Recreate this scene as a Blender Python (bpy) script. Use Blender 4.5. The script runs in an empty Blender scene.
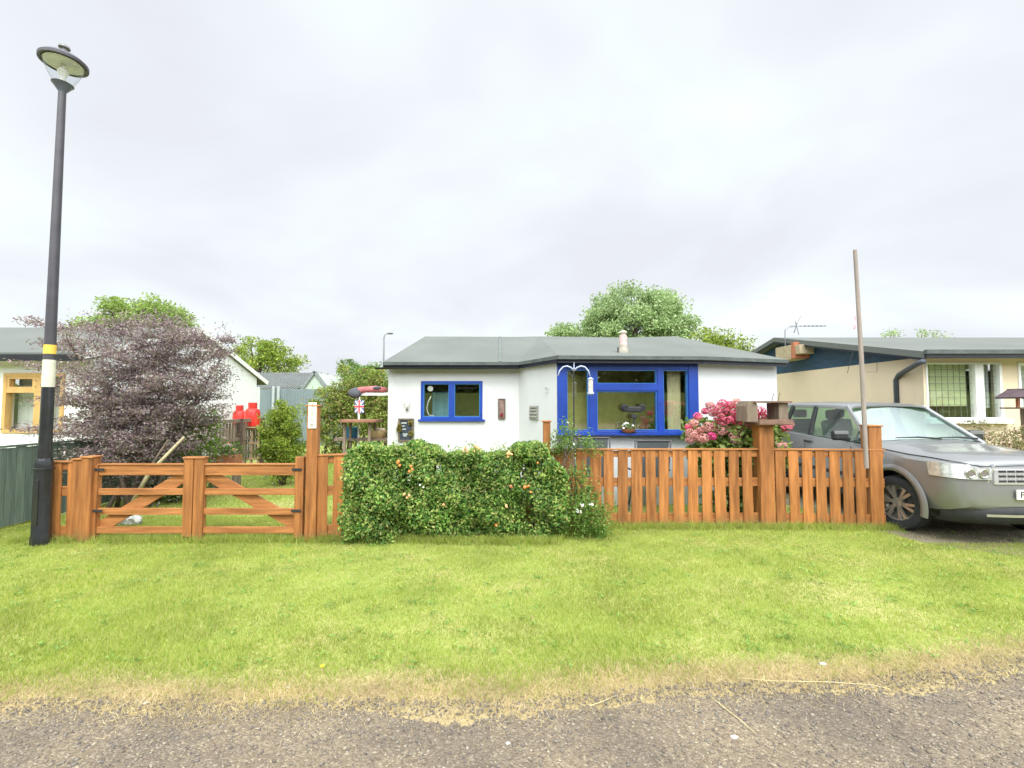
import bpy, bmesh, math, random
import numpy as np
from mathutils import Vector, Matrix
random.seed(7); rng = np.random.default_rng(11)
R = math.radians
C = bpy.context.scene.collection
sc = bpy.context.scene
# ---------------------------------------------------------------- camera
F = 450.0; TH = math.atan(21/450.0); EYE = 1.7
ct, st = math.cos(TH), math.sin(TH)
cam = bpy.data.cameras.new('camera'); cam.sensor_width = 36; cam.lens = F/1024*36
cam.clip_end = 2000; cam.clip_start = 0.05
co = bpy.data.objects.new('camera', cam); C.objects.link(co)
co.location = (0, 0, EYE); co.rotation_euler = (math.pi/2+TH, 0, 0); sc.camera = co

def ray(px, py):
    x = (px-512)/F; v = (384-py)/F
    return Vector((x, ct - v*st, st + v*ct))
def at(px, py, Y):
    d = ray(px, py); k = Y/d.y
    return Vector((d.x*k, Y, EYE+d.z*k))
def ground(px, py, z=0):
    d = ray(px, py); k = (z-EYE)/d.z
    return Vector((d.x*k, d.y*k, z))

# ---------------------------------------------------------------- materials
def nmat(name):
    m = bpy.data.materials.new(name); m.use_nodes = True
    nt = m.node_tree; b = nt.nodes['Principled BSDF']
    return m, nt, b
def L(nt, a, b): nt.links.new(a, b)
def ramp(nt, stops):
    r = nt.nodes.new('ShaderNodeValToRGB'); e = r.color_ramp.elements
    while len(e) < len(stops): e.new(0.5)
    for i, (p, c) in enumerate(stops):
        e[i].position = p; e[i].color = (*c, 1)
    return r
def noise(nt, scale, detail=4, vec=None, rough=0.6):
    n = nt.nodes.new('ShaderNodeTexNoise'); n.inputs['Scale'].default_value = scale
    n.inputs['Detail'].default_value = detail; n.inputs['Roughness'].default_value = rough
    if vec is not None: L(nt, vec, n.inputs['Vector'])
    return n
def coords(nt, scale=(1, 1, 1)):
    g = nt.nodes.new('ShaderNodeNewGeometry'); mp = nt.nodes.new('ShaderNodeMapping')
    mp.inputs['Scale'].default_value = scale; L(nt, g.outputs['Position'], mp.inputs['Vector'])
    return mp.outputs['Vector']
def mul(c, k): return tuple(min(1, x*k) for x in c)
def mat(name, col, rough=0.7, var=0.15, scale=6, stretch=(1, 1, 1), metal=0, bump=0.0, bscale=None, coat=0, island=0, col2=None):
    m, nt, b = nmat(name)
    v = coords(nt, stretch)
    n = noise(nt, scale, 5, v)
    c2 = col2 or mul(col, 1+var)
    r = ramp(nt, [(0.3, mul(col, 1-var)), (0.7, c2)]); L(nt, n.outputs['Fac'], r.inputs['Fac'])
    out = r.outputs['Color']
    if island:
        g = nt.nodes.new('ShaderNodeNewGeometry'); mr = nt.nodes.new('ShaderNodeMapRange')
        mr.inputs['To Min'].default_value = 1-island; mr.inputs['To Max'].default_value = 1+island
        L(nt, g.outputs['Random Per Island'], mr.inputs['Value'])
        vm = nt.nodes.new('ShaderNodeVectorMath'); vm.operation = 'SCALE'
        L(nt, out, vm.inputs[0]); L(nt, mr.outputs['Result'], vm.inputs['Scale']); out = vm.outputs['Vector']
    L(nt, out, b.inputs['Base Color'])
    b.inputs['Roughness'].default_value = rough; b.inputs['Metallic'].default_value = metal
    b.inputs['Coat Weight'].default_value = coat
    if bump:
        nb = noise(nt, bscale or scale*6, 6, v); bp = nt.nodes.new('ShaderNodeBump')
        bp.inputs['Strength'].default_value = bump; bp.inputs['Distance'].default_value = 0.02
        L(nt, nb.outputs['Fac'], bp.inputs['Height']); L(nt, bp.outputs['Normal'], b.inputs['Normal'])
    return m
def leafmat(name, cols, trans=0.35, rough=0.55, nscale=1.2, nvar=0.35):
    m, nt, b = nmat(name)
    g = nt.nodes.new('ShaderNodeNewGeometry')
    k = len(cols)
    r = ramp(nt, [(i/(k-1) if k > 1 else 0, c) for i, c in enumerate(cols)])
    L(nt, g.outputs['Random Per Island'], r.inputs['Fac'])
    n = noise(nt, nscale, 3, coords(nt)); mr = nt.nodes.new('ShaderNodeMapRange')
    mr.inputs['From Min'].default_value = 0.3; mr.inputs['From Max'].default_value = 0.7
    mr.inputs['To Min'].default_value = 1-nvar; mr.inputs['To Max'].default_value = 1+nvar
    L(nt, n.outputs['Fac'], mr.inputs['Value'])
    vm = nt.nodes.new('ShaderNodeVectorMath'); vm.operation = 'SCALE'
    L(nt, r.outputs['Color'], vm.inputs[0]); L(nt, mr.outputs['Result'], vm.inputs['Scale'])
    L(nt, vm.outputs['Vector'], b.inputs['Base Color']); b.inputs['Roughness'].default_value = rough
    b.inputs['Specular IOR Level'].default_value = 0.3
    t = nt.nodes.new('ShaderNodeBsdfTranslucent'); L(nt, vm.outputs['Vector'], t.inputs['Color'])
    mx = nt.nodes.new('ShaderNodeMixShader'); mx.inputs['Fac'].default_value = trans
    L(nt, b.outputs[0], mx.inputs[1]); L(nt, t.outputs[0], mx.inputs[2])
    L(nt, mx.outputs[0], nt.nodes['Material Output'].inputs['Surface'])
    return m
def glassmat(name, tint, refl, rcol=(1, 1, 1)):
    m, nt, b = nmat(name)
    t = nt.nodes.new('ShaderNodeBsdfTransparent'); t.inputs['Color'].default_value = (*tint, 1)
    g = nt.nodes.new('ShaderNodeBsdfGlossy'); g.inputs['Roughness'].default_value = 0.015
    g.inputs['Color'].default_value = (*rcol, 1)
    lw = nt.nodes.new('ShaderNodeLayerWeight'); lw.inputs['Blend'].default_value = 0.5
    pw = nt.nodes.new('ShaderNodeMath'); pw.operation = 'POWER'; pw.inputs[1].default_value = 4; L(nt, lw.outputs['Facing'], pw.inputs[0])
    fr = nt.nodes.new('ShaderNodeMath'); fr.operation = 'MULTIPLY'; fr.inputs[1].default_value = .7; L(nt, pw.outputs[0], fr.inputs[0])
    ma = nt.nodes.new('ShaderNodeMath'); ma.operation = 'ADD'; ma.use_clamp = True; ma.inputs[1].default_value = refl
    L(nt, fr.outputs[0], ma.inputs[0])
    mx = nt.nodes.new('ShaderNodeMixShader'); L(nt, ma.outputs[0], mx.inputs['Fac'])
    L(nt, t.outputs[0], mx.inputs[1]); L(nt, g.outputs[0], mx.inputs[2])
    L(nt, mx.outputs[0], nt.nodes['Material Output'].inputs['Surface'])
    return m
FENCE = mat('stained_fence_wood', (.33, .112, .022), .65, .38, 2.0, (9, 9, .8), bump=.45, bscale=14, island=.28, col2=(.52, .205, .055))
RAILW = mat('stained_rail_wood', (.35, .12, .024), .65, .35, 2.0, (.8, 3, 11), bump=.4, bscale=14, island=.15, col2=(.54, .22, .065))
OLDWOOD = mat('weathered_wood', (.20, .15, .11), .85, .35, 3, (6, 6, 1), bump=.3, bscale=20, island=.2)
GREYWOOD = mat('grey_green_boards', (.13, .17, .14), .85, .3, 3, (6, 6, .6), bump=.3, bscale=18, island=.15)
WHITEWALL = mat('white_render', (.60, .61, .615), .9, .05, 1.1, (1, 1, .5), bump=.25, bscale=60)
CREAM = mat('cream_render', (.70, .575, .42), .9, .06, .9, bump=.2, bscale=60)
BLUE = mat('blue_paint', (.008, .045, .30), .4, .25, 3, bump=.05, coat=.2)
BLUELT = mat('lighter_blue_bead', (.03, .17, .42), .4, .15, 4)
NAVY = mat('navy_paint', (.006, .009, .024), .5, .3, 2)
TEALW = mat('dark_blue_boarding', (.015, .05, .10), .6, .4, 3, (1, 1, 4), bump=.2)
ROOF = mat('green_grey_felt', (.128, .138, .124), .9, .13, .8, (1, .5, 1), bump=.25, bscale=90, island=.04)
ROOFD = mat('felt_edge', (.09, .105, .098), .9, .3, 5, (1, 1, 1), bump=.3, bscale=40)
ROOFG = mat('pale_metal_roof', (.20, .215, .205), .7, .1, 1.5)
BLACK = mat('black_gloss_paint', (.012, .013, .016), .35, .4, 8, bump=.08, coat=.4)
DARK = mat('dark_plastic', (.02, .021, .024), .6, .3, 10)
GREYP = mat('pole_grey', (.05, .045, .055), .45, .3, 4, coat=.2)
TIMBERY = mat('yellow_timber', (.56, .34, .12), .55, .15, 3, (5, 5, .8), bump=.1)
WHITEP = mat('white_paint', (.8, .8, .78), .5, .05, 4)
YELLOW = mat('yellow_band', (.75, .52, .08), .6, .15, 8)
BAND = mat('off_white_band', (.62, .60, .48), .6, .12, 8)
SILVER = mat('silver_car_paint', (.25, .252, .255), .36, .05, 1.5, metal=.45, coat=.6)
RUBBER = mat('tyre_rubber', (.022, .024, .028), .85, .3, 14, bump=.2)
ALLOY = mat('alloy_rim', (.55, .54, .5), .3, .1, 6, metal=.8)
CHROME = mat('light_alloy_grille', (.6, .6, .63), .3, .06, 10, metal=.6)
RED = mat('red_gas_paint', (.62, .03, .02), .4, .15, 4, coat=.3)
REDW = mat('dark_red_glaze', (.2, .015, .02), .4, .3, 6)
FABRIC = mat('grey_sling_fabric', (.11, .125, .135), .8, .15, 30, bump=.2)
BARK = mat('bark', (.10, .075, .06), .9, .4, 5, (3, 3, .7), bump=.6, bscale=20)
BARKP = mat('greyish_bark', (.17, .125, .115), .9, .35, 6, (3, 3, .7), bump=.5, bscale=20)
STONE = mat('pale_stone', (.5, .49, .45), .85, .3, 14, bump=.5)
BRICKG = mat('pale_brick', (.42, .34, .22), .9, .2, 10, bump=.3)
TERRA = mat('terracotta', (.42, .16, .08), .8, .2, 8)
PINKC = mat('pale_pink_clay', (.62, .44, .42), .8, .15, 12)
BEIGE = mat('beige_curtain', (.72, .66, .44), .9, .12, 4, (9, 9, .3), bump=.3)
ROOM = mat('room_wall', (.33, .31, .21), .9, .1, 1)
SILLW = mat('pale_wood_sill', (.55, .42, .26), .6, .1, 4)
BLUEC = mat('blue_curtain', (.13, .36, .5), .9, .2, 3, (8, 8, .3), bump=.3)
OLIVE = mat('olive_room_wall', (.30, .27, .08), .9, .3, 3)
BLIND = mat('pale_green_blind', (.70, .76, .46), .8, .08, 4, (.3, 1, 8))
NETC = mat('net_curtain', (.75, .78, .82), .9, .15, 3, (10, 10, .3))
GLASS = glassmat('window_glass', (.95, .98, .95), .30, (.85, .9, .78))
GLASSC = glassmat('car_side_glass', (.55, .74, .62), .10)
GLASSW = glassmat('windscreen_glass', (.5, .66, .6), .36, (.86, 1, .96))
LENS = mat('headlight_lens', (.62, .62, .59), .12, .3, 22, metal=.45, coat=1)
LAMPG = glassmat('lamp_bowl', (.93, .95, .96), .04)
for _n in LAMPG.node_tree.nodes:
    if _n.type == 'BSDF_GLOSSY': _n.inputs['Roughness'].default_value = .3; _n.inputs['Color'].default_value = (.6, .6, .6, 1)
CORR = mat('grey_sheet_fence', (.17, .21, .22), .7, .12, 1.5, (1, 1, .3))
SLATE = mat('chalkboard', (.03, .04, .055), .7, .5, 25)
PINKF = mat('pink_cloth', (.50, .16, .17), .9, .4, 9, bump=.3)
GREYF = mat('grey_cloth', (.09, .09, .11), .9, .4, 9, bump=.3)

def weather(m, col, ztop, amt, scale=5, stretch=(1, 1, .25)):
    # algae and splash dirt with an irregular upper edge, mixed over the existing colour
    nt = m.node_tree; b = nt.nodes['Principled BSDF']; src = b.inputs['Base Color'].links[0].from_socket
    g = nt.nodes.new('ShaderNodeNewGeometry'); sp = nt.nodes.new('ShaderNodeSeparateXYZ'); L(nt, g.outputs['Position'], sp.inputs[0])
    n = noise(nt, scale, 6, coords(nt, stretch)); a = nt.nodes.new('ShaderNodeMath'); a.operation = 'MULTIPLY_ADD'; a.inputs[1].default_value = -ztop*2.2
    L(nt, n.outputs['Fac'], a.inputs[0]); L(nt, sp.outputs['Z'], a.inputs[2])
    q = nt.nodes.new('ShaderNodeMapRange'); q.inputs['From Min'].default_value = -ztop*.4; q.inputs['From Max'].default_value = -ztop*1.1
    q.inputs['To Max'].default_value = amt; L(nt, a.outputs[0], q.inputs['Value'])
    mx = nt.nodes.new('ShaderNodeMix'); mx.data_type = 'RGBA'; L(nt, q.outputs[0], mx.inputs[0]); L(nt, src, mx.inputs[6]); mx.inputs[7].default_value = (*col, 1)
    L(nt, mx.outputs[2], b.inputs['Base Color'])
weather(FENCE, (.17, .13, .05), .22, .6, 6); weather(RAILW, (.17, .13, .05), .15, .5, 6)
weather(WHITEWALL, (.36, .37, .33), .5, .4, 3)
# ---------------------------------------------------------------- mesh builder
class MB:
    def __init__(s): s.v = []; s.f = []
    def add(s, vs, fs):
        n = len(s.v); s.v += [Vector(v) for v in vs]; s.f += [tuple(i+n for i in f) for f in fs]; return s
    def hexa(s, p):
        return s.add(p, [(0, 3, 2, 1), (4, 5, 6, 7), (0, 1, 5, 4), (1, 2, 6, 5), (2, 3, 7, 6), (3, 0, 4, 7)])
    def box(s, x0, x1, y0, y1, z0, z1):
        return s.hexa([(x0, y0, z0), (x1, y0, z0), (x1, y1, z0), (x0, y1, z0), (x0, y0, z1), (x1, y0, z1), (x1, y1, z1), (x0, y1, z1)])
    def bar(s, a, b, w, h, up=(0, 0, 1), w2=None, h2=None):
        a = Vector(a); b = Vector(b); d = (b-a).normalized(); up = Vector(up)
        r = d.cross(up)
        if r.length < 1e-4: r = d.cross(Vector((1, 0, 0)))
        r.normalize(); u = r.cross(d)
        w2 = w2 or w; h2 = h2 or h
        q = []
        for (p, ww, hh) in ((a, w, h), (b, w2, h2)):
            q += [p-r*ww/2-u*hh/2, p+r*ww/2-u*hh/2, p+r*ww/2+u*hh/2, p-r*ww/2+u*hh/2]
        return s.add(q, [(0, 1, 2, 3), (7, 6, 5, 4), (1, 0, 4, 5), (2, 1, 5, 6), (3, 2, 6, 7), (0, 3, 7, 4)])
    def tube(s, pts, rads, n=8, cap=True):
        pts = [Vector(p) for p in pts]
        if not hasattr(rads, '__len__'): rads = [rads]*len(pts)
        base = len(s.v); prev = None
        for i, p in enumerate(pts):
            d = (pts[min(i+1, len(pts)-1)]-pts[max(i-1, 0)]).normalized()
            if prev is None:
                r = d.cross(Vector((0.13, 1, 0.05)))
                if r.length < .05: r = d.cross(Vector((1, 0, 0)))
            else: r = prev - d*prev.dot(d)
            r.normalize(); prev = r; u = d.cross(r)
            for k in range(n):
                a = 2*math.pi*k/n; s.v.append(p+(r*math.cos(a)+u*math.sin(a))*rads[i])
        for i in range(len(pts)-1):
            for k in range(n):
                a = base+i*n+k; b = base+i*n+(k+1) % n
                s.f.append((a, b, b+n, a+n))
        if cap:
            s.f.append(tuple(base+k for k in range(n))[::-1]); e = base+(len(pts)-1)*n
            s.f.append(tuple(e+k for k in range(n)))
        return s
    def lathe(s, prof, n=20, c=(0, 0, 0), axis='z', cap=True):
        c = Vector(c); base = len(s.v)
        for (r, z) in prof:
            for k in range(n):
                a = 2*math.pi*k/n; x, y = r*math.cos(a), r*math.sin(a)
                s.v.append(c+(Vector((x, y, z)) if axis == 'z' else Vector((z, x, y))))
        for i in range(len(prof)-1):
            for k in range(n):
                a = base+i*n+k; b = base+i*n+(k+1) % n; s.f.append((a, b, b+n, a+n))
        if cap:
            s.f.append(tuple(base+k for k in range(n))[::-1]); e = base+(len(prof)-1)*n
            s.f.append(tuple(e+k for k in range(n)))
        return s
    def prism(s, poly, off):
        off = Vector(off); n = len(poly); p = [Vector(q) for q in poly]
        b = len(s.v); s.v += p+[q+off for q in p]
        s.f.append(tuple(b+i for i in range(n))[::-1]); s.f.append(tuple(b+n+i for i in range(n)))
        for i in range(n):
            j = (i+1) % n; s.f.append((b+i, b+j, b+n+j, b+n+i))
        return s
    def blob(s, c, r, sq=(1, 1, 1), jit=.12, sub=2):
        bm = bmesh.new(); bmesh.ops.create_icosphere(bm, subdivisions=sub, radius=r)
        o = len(s.v)
        for v in bm.verts:
            k = 1+random.uniform(-jit, jit); s.v.append(Vector((v.co.x*sq[0]*k, v.co.y*sq[1]*k, v.co.z*sq[2]*k))+Vector(c))
        for f in bm.faces: s.f.append(tuple(o+v.index for v in f.verts))
        bm.free(); return s
    def build(s, name, m, parent=None, smooth=False, bevel=0, solid=0):
        me = bpy.data.meshes.new(name); b = BASE.get(parent, Vector((0, 0, 0))) if parent else Vector((0, 0, 0))
        me.from_pydata([tuple(v-b) for v in s.v], [], s.f)
        bm = bmesh.new(); bm.from_mesh(me); bmesh.ops.recalc_face_normals(bm, faces=bm.faces); bm.to_mesh(me); bm.free()
        me.materials.append(m)
        o = bpy.data.objects.new(name, me); C.objects.link(o)
        if parent: o.parent = parent; BASE[o] = b
        if smooth:
            me.polygons.foreach_set('use_smooth', [True]*len(me.polygons))
            if smooth == 'auto': me.set_sharp_from_angle(angle=R(38))
        if bevel:
            md = o.modifiers.new('bevel', 'BEVEL'); md.width = bevel; md.segments = 2; md.limit_method = 'ANGLE'
        return o
BASE = {}
def tag(o, label=None, cat=None, group=None, kind=None):
    if label: o['label'] = label
    if cat: o['category'] = cat
    if group: o['group'] = group
    if kind: o['kind'] = kind
    return o
def thing(name, label, cat, loc, group=None):
    o = bpy.data.objects.new(name, None); C.objects.link(o); o.location = loc; o.empty_display_size = .2
    BASE[o] = Vector(loc); return tag(o, label, cat, group)

def npmesh(name, V, Fc, k, m, parent=None, smooth=False):
    me = bpy.data.meshes.new(name)
    if parent: V = V - np.array(BASE[parent])
    me.vertices.add(len(V)); me.vertices.foreach_set('co', V.astype(np.float32).ravel())
    n = len(Fc); me.loops.add(n*k); me.loops.foreach_set('vertex_index', Fc.astype(np.int32).ravel())
    me.polygons.add(n); me.polygons.foreach_set('loop_start', np.arange(0, n*k, k, dtype=np.int32))
    if smooth: me.polygons.foreach_set('use_smooth', np.ones(n, dtype=bool))
    me.update(calc_edges=True); me.materials.append(m)
    o = bpy.data.objects.new(name, me); C.objects.link(o)
    if parent: o.parent = parent; BASE[o] = BASE[parent]
    return o
def unit(a): return a/np.maximum(np.linalg.norm(a, axis=1, keepdims=True), 1e-9)
def leaves(name, P, size, m, parent=None, asp=.45, up=.3, out=None, vary=.35):
    N = len(P)
    nrm = rng.normal(size=(N, 3)); nrm[:, 2] += up*2
    if out is not None: nrm += out*1.5
    nrm = unit(nrm); d = rng.normal(size=(N, 3)); d = unit(d-nrm*(d*nrm).sum(1, keepdims=True)); s = np.cross(nrm, d)
    l = (size*(1+rng.uniform(-vary, vary, N)))[:, None]; w = l*asp
    V = np.stack([P-d*l*.5, P+s*w*.5+nrm*l*.08, P+d*l*.5, P-s*w*.5+nrm*l*.08], 1).reshape(-1, 3)
    return npmesh(name, V, np.arange(4*N).reshape(-1, 4), 4, m, parent)
def clumpcloud(c, r, nc, per, cr, flat=.6, shell=.5, seed=None):
    c = np.array(c); r = np.array(r)
    g = rng if seed is None else np.random.default_rng(seed)
    d = unit(g.normal(size=(nc, 3))); rad = shell+(1-shell)*g.random(nc)**.6
    cc = c+d*rad[:, None]*r
    sz = cr*(.6+.8*g.random(nc))
    P = np.repeat(cc, per, 0)+np.clip(g.normal(size=(nc*per, 3)), -1.5, 1.5)*np.repeat(sz, per)[:, None]*np.array([1, 1, flat])*.6
    return P, cc
def tree(name, label, base, cen, rad, nc, per, cr, leaf, m, trunk_r=.15, bark=None, group=None, seed=1, shell=.45, flat=.6, extra=None, limbs=26, asp=.5):
    t = thing(name, label, 'tree', base, group); bark = bark or BARK
    P, cc = clumpcloud(cen, rad, nc, per, cr, flat, shell, seed)
    if extra:
        for (c2, r2, n2) in extra:
            P2, cc2 = clumpcloud(c2, r2, n2, per, cr, flat, shell, seed+5); P = np.concatenate([P, P2]); cc = np.concatenate([cc, cc2])
    g = random.Random(seed)
    b = MB(); base = Vector(base); cv = Vector(cen)
    top = cv+Vector((0, 0, rad[2]*.5))
    path = [base+(top-base)*f+Vector((g.uniform(-.06, .06), g.uniform(-.06, .06), 0))*(top-base).length*.2*f for f in (0, .3, .6, 1)]
    b.tube(path, [trunk_r*1.2, trunk_r, trunk_r*.7, trunk_r*.25], 8)
    for i in g.sample(range(len(cc)), min(limbs, len(cc))):
        e = Vector(cc[i]); f = g.uniform(.35, .8); k = min(int(f*3), 2); q = f*3-k
        s0 = path[k].lerp(path[k+1], q); mid = s0.lerp(e, .5)+Vector((0, 0, g.uniform(-.1, .05)*rad[2]))
        b.tube([s0, mid, e], [trunk_r*.4, trunk_r*.22, trunk_r*.06], 5)
    b.build('trunk', bark, t, smooth=True)
    leaves('crown', P, leaf, m, t, asp=asp)
    return t

# wall frame: u along wall from A to B, d outward (towards -Y side)
class Wall:
    def __init__(s, A, B):
        s.A = Vector((A[0], A[1], 0)); s.B = Vector((B[0], B[1], 0)); s.len = (s.B-s.A).length
        s.u = (s.B-s.A).normalized(); s.n = Vector((s.u.y, -s.u.x, 0))
    def uz(s, px, py, off=0):
        d = ray(px, py); o = Vector((0, 0, EYE)); A = s.A+s.n*off
        k = (A-o).dot(s.n)/d.dot(s.n); p = o+d*k
        return (p-A).dot(s.u), p.z
    def p(s, u, z, d=0): return s.A+s.u*u+s.n*d+Vector((0, 0, z))
    def box(s, mb, u0, u1, z0, z1, d0, d1):
        mb.hexa([s.p(u0, z0, d1), s.p(u1, z0, d1), s.p(u1, z0, d0), s.p(u0, z0, d0), s.p(u0, z1, d1), s.p(u1, z1, d1), s.p(u1, z1, d0), s.p(u0, z1, d0)]); return mb
    def sheet(s, mb, u0, u1, z0, z1, d):
        mb.add([s.p(u0, z0, d), s.p(u1, z0, d), s.p(u1, z1, d), s.p(u0, z1, d)], [(0, 1, 2, 3)]); return mb
    def openings(s, mb, z0, z1, ops, d0=-.2, d1=0, u0=0, u1=None):
        u1 = s.len if u1 is None else u1; cur = u0
        for (a, b, lo, hi) in sorted(ops):
            s.box(mb, cur, a, z0, z1, d0, d1)
            if lo > z0: s.box(mb, a, b, z0, lo, d0, d1)
            if hi < z1: s.box(mb, a, b, hi, z1, d0, d1)
            cur = b
        s.box(mb, cur, u1, z0, z1, d0, d1); return mb
    def frame(s, mb, u0, u1, z0, z1, w, d0, d1):
        s.box(mb, u0, u1, z1-w, z1, d0, d1); s.box(mb, u0, u1, z0, z0+w, d0, d1)
        s.box(mb, u0, u0+w, z0+w, z1-w, d0, d1); s.box(mb, u1-w, u1, z0+w, z1-w, d0, d1); return mb

# ================================================================= WORLD / LIGHT
w = bpy.data.worlds.new('World'); sc.world = w; w.use_nodes = True; nt = w.node_tree
bg = nt.nodes['Background']
SUN_EL, SUN_AZ = R(50), R(170)
sky = nt.nodes.new('ShaderNodeTexSky'); sky.sky_type = 'NISHITA'; sky.sun_disc = False
sky.sun_elevation = SUN_EL; sky.sun_rotation = SUN_AZ
sk = nt.nodes.new('ShaderNodeVectorMath'); sk.operation = 'SCALE'; sk.inputs['Scale'].default_value = .10
L(nt, sky.outputs[0], sk.inputs[0])
tc = nt.nodes.new('ShaderNodeTexCoord')
sep = nt.nodes.new('ShaderNodeSeparateXYZ'); L(nt, tc.outputs['Generated'], sep.inputs[0])
zz = nt.nodes.new('ShaderNodeMath'); zz.operation = 'MAXIMUM'; zz.inputs[1].default_value = 0; L(nt, sep.outputs['Z'], zz.inputs[0])
za = nt.nodes.new('ShaderNodeMath'); za.operation = 'ADD'; za.inputs[1].default_value = .32; L(nt, zz.outputs[0], za.inputs[0])
dv = nt.nodes.new('ShaderNodeVectorMath'); dv.operation = 'DIVIDE'; cb = nt.nodes.new('ShaderNodeCombineXYZ')
for i in range(3): L(nt, za.outputs[0], cb.inputs[i])
L(nt, tc.outputs['Generated'], dv.inputs[0]); L(nt, cb.outputs[0], dv.inputs[1])
mp = nt.nodes.new('ShaderNodeMapping'); mp.inputs['Location'].default_value = (3.1, .7, 0); mp.inputs['Scale'].default_value = (1, 1, .3)
L(nt, dv.outputs[0], mp.inputs['Vector'])
n1 = noise(nt, 1.15, 4, mp.outputs[0], .5); n1.inputs['Distortion'].default_value = .25
cr = ramp(nt, [(.33, (.695, .715, .77)), (.45, (.75, .785, .825)), (.56, (.805, .865, .87)), (.68, (.91, .965, .955))])
L(nt, n1.outputs['Fac'], cr.inputs['Fac'])
# extra brightness added to the unseen sky behind and above, to light the scene
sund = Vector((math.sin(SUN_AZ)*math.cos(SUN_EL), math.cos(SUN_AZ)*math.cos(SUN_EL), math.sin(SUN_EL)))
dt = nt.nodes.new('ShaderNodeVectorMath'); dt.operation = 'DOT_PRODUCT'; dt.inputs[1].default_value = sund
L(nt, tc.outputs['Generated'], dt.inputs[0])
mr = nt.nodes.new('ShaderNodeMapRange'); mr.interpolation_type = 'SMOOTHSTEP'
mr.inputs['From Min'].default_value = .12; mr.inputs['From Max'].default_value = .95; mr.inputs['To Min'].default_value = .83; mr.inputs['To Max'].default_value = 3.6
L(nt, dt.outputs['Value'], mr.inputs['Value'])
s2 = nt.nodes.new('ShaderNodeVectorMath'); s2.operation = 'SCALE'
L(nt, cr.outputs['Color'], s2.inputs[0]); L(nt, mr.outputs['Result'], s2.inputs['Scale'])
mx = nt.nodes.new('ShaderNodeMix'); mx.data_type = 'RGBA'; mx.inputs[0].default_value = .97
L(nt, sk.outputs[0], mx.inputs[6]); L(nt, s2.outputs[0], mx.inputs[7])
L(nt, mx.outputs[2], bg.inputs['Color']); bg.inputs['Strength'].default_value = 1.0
sl = bpy.data.lights.new('sun', 'SUN'); sl.energy = 1.4; sl.angle = R(18); sl.color = (1, .965, .9)
so = bpy.data.objects.new('sun', sl); C.objects.link(so)
so.rotation_euler = sund.to_track_quat('Z', 'Y').to_euler()
vs = sc.view_settings; vs.view_transform = 'Standard'; vs.look = 'None'; vs.gamma = 1; vs.use_curve_mapping = False; vs.exposure = 0.55
sc.cycles.max_bounces = 7; sc.cycles.transparent_max_bounces = 12

# ================================================================= GROUND
def groundmat():
    m, nt, b = nmat('grass_ground')
    v = coords(nt)
    n = noise(nt, 1.1, 6, v); n2 = noise(nt, 25, 6, v)
    a = nt.nodes.new('ShaderNodeMath'); a.operation = 'MULTIPLY_ADD'; a.inputs[1].default_value = .35
    L(nt, n2.outputs['Fac'], a.inputs[0]); L(nt, n.outputs['Fac'], a.inputs[2])
    r = ramp(nt, [(.45, (.20, .27, .045)), (.68, (.29, .34, .07)), (.86, (.42, .38, .15))])
    L(nt, a.outputs[0], r.inputs['Fac'])
    # straw-coloured thatch near the road edge (Y<3.15)
    g = nt.nodes.new('ShaderNodeNewGeometry'); sp = nt.nodes.new('ShaderNodeSeparateXYZ'); L(nt, g.outputs['Position'], sp.inputs[0])
    n3 = noise(nt, 2.2, 5, v)
    sub = nt.nodes.new('ShaderNodeMath'); sub.operation = 'MULTIPLY_ADD'; sub.inputs[1].default_value = -.045; L(nt, sp.outputs['X'], sub.inputs[0]); L(nt, sp.outputs['Y'], sub.inputs[2])
    ad = nt.nodes.new('ShaderNodeMath'); ad.operation = 'MULTIPLY_ADD'; ad.inputs[1].default_value = .9; L(nt, n3.outputs['Fac'], ad.inputs[0]); L(nt, sub.outputs[0], ad.inputs[2])
    q = nt.nodes.new('ShaderNodeMapRange'); q.inputs['From Min'].default_value = 3.25; q.inputs['From Max'].default_value = 3.55; L(nt, ad.outputs[0], q.inputs['Value'])
    mx = nt.nodes.new('ShaderNodeMix'); mx.data_type = 'RGBA'; L(nt, q.outputs[0], mx.inputs[0])
    mx.inputs[6].default_value = (.42, .33, .17, 1); L(nt, r.outputs[0], mx.inputs[7])
    L(nt, mx.outputs[2], b.inputs['Base Color']); b.inputs['Roughness'].default_value = .95
    bp = nt.nodes.new('ShaderNodeBump'); bp.inputs['Strength'].default_value = .6; bp.inputs['Distance'].default_value = .03
    n4 = noise(nt, 60, 5, v); L(nt, n4.outputs['Fac'], bp.inputs['Height']); L(nt, bp.outputs[0], b.inputs['Normal'])
    return m
g = MB()
g.add([(-900, -900, 0), (900, -900, 0), (900, 900, 0), (-900, 900, 0)], [(0, 1, 2, 3)])
tag(g.build('ground', groundmat()), kind='structure')
EDGE = [(-60, 2.0), (-4.5, 2.36), (-3.05, 2.52), (-2.6, 2.56), (-1.5, 2.54), (-.75, 2.55), (0, 2.545), (.6, 2.61), (1.1, 2.70), (2.1, 2.74), (2.9, 2.86), (3.5, 3.02), (5, 3.2), (60, 5.5)]
def edgeY(x): return np.interp(x, [e[0] for e in EDGE], [e[1] for e in EDGE])
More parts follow.
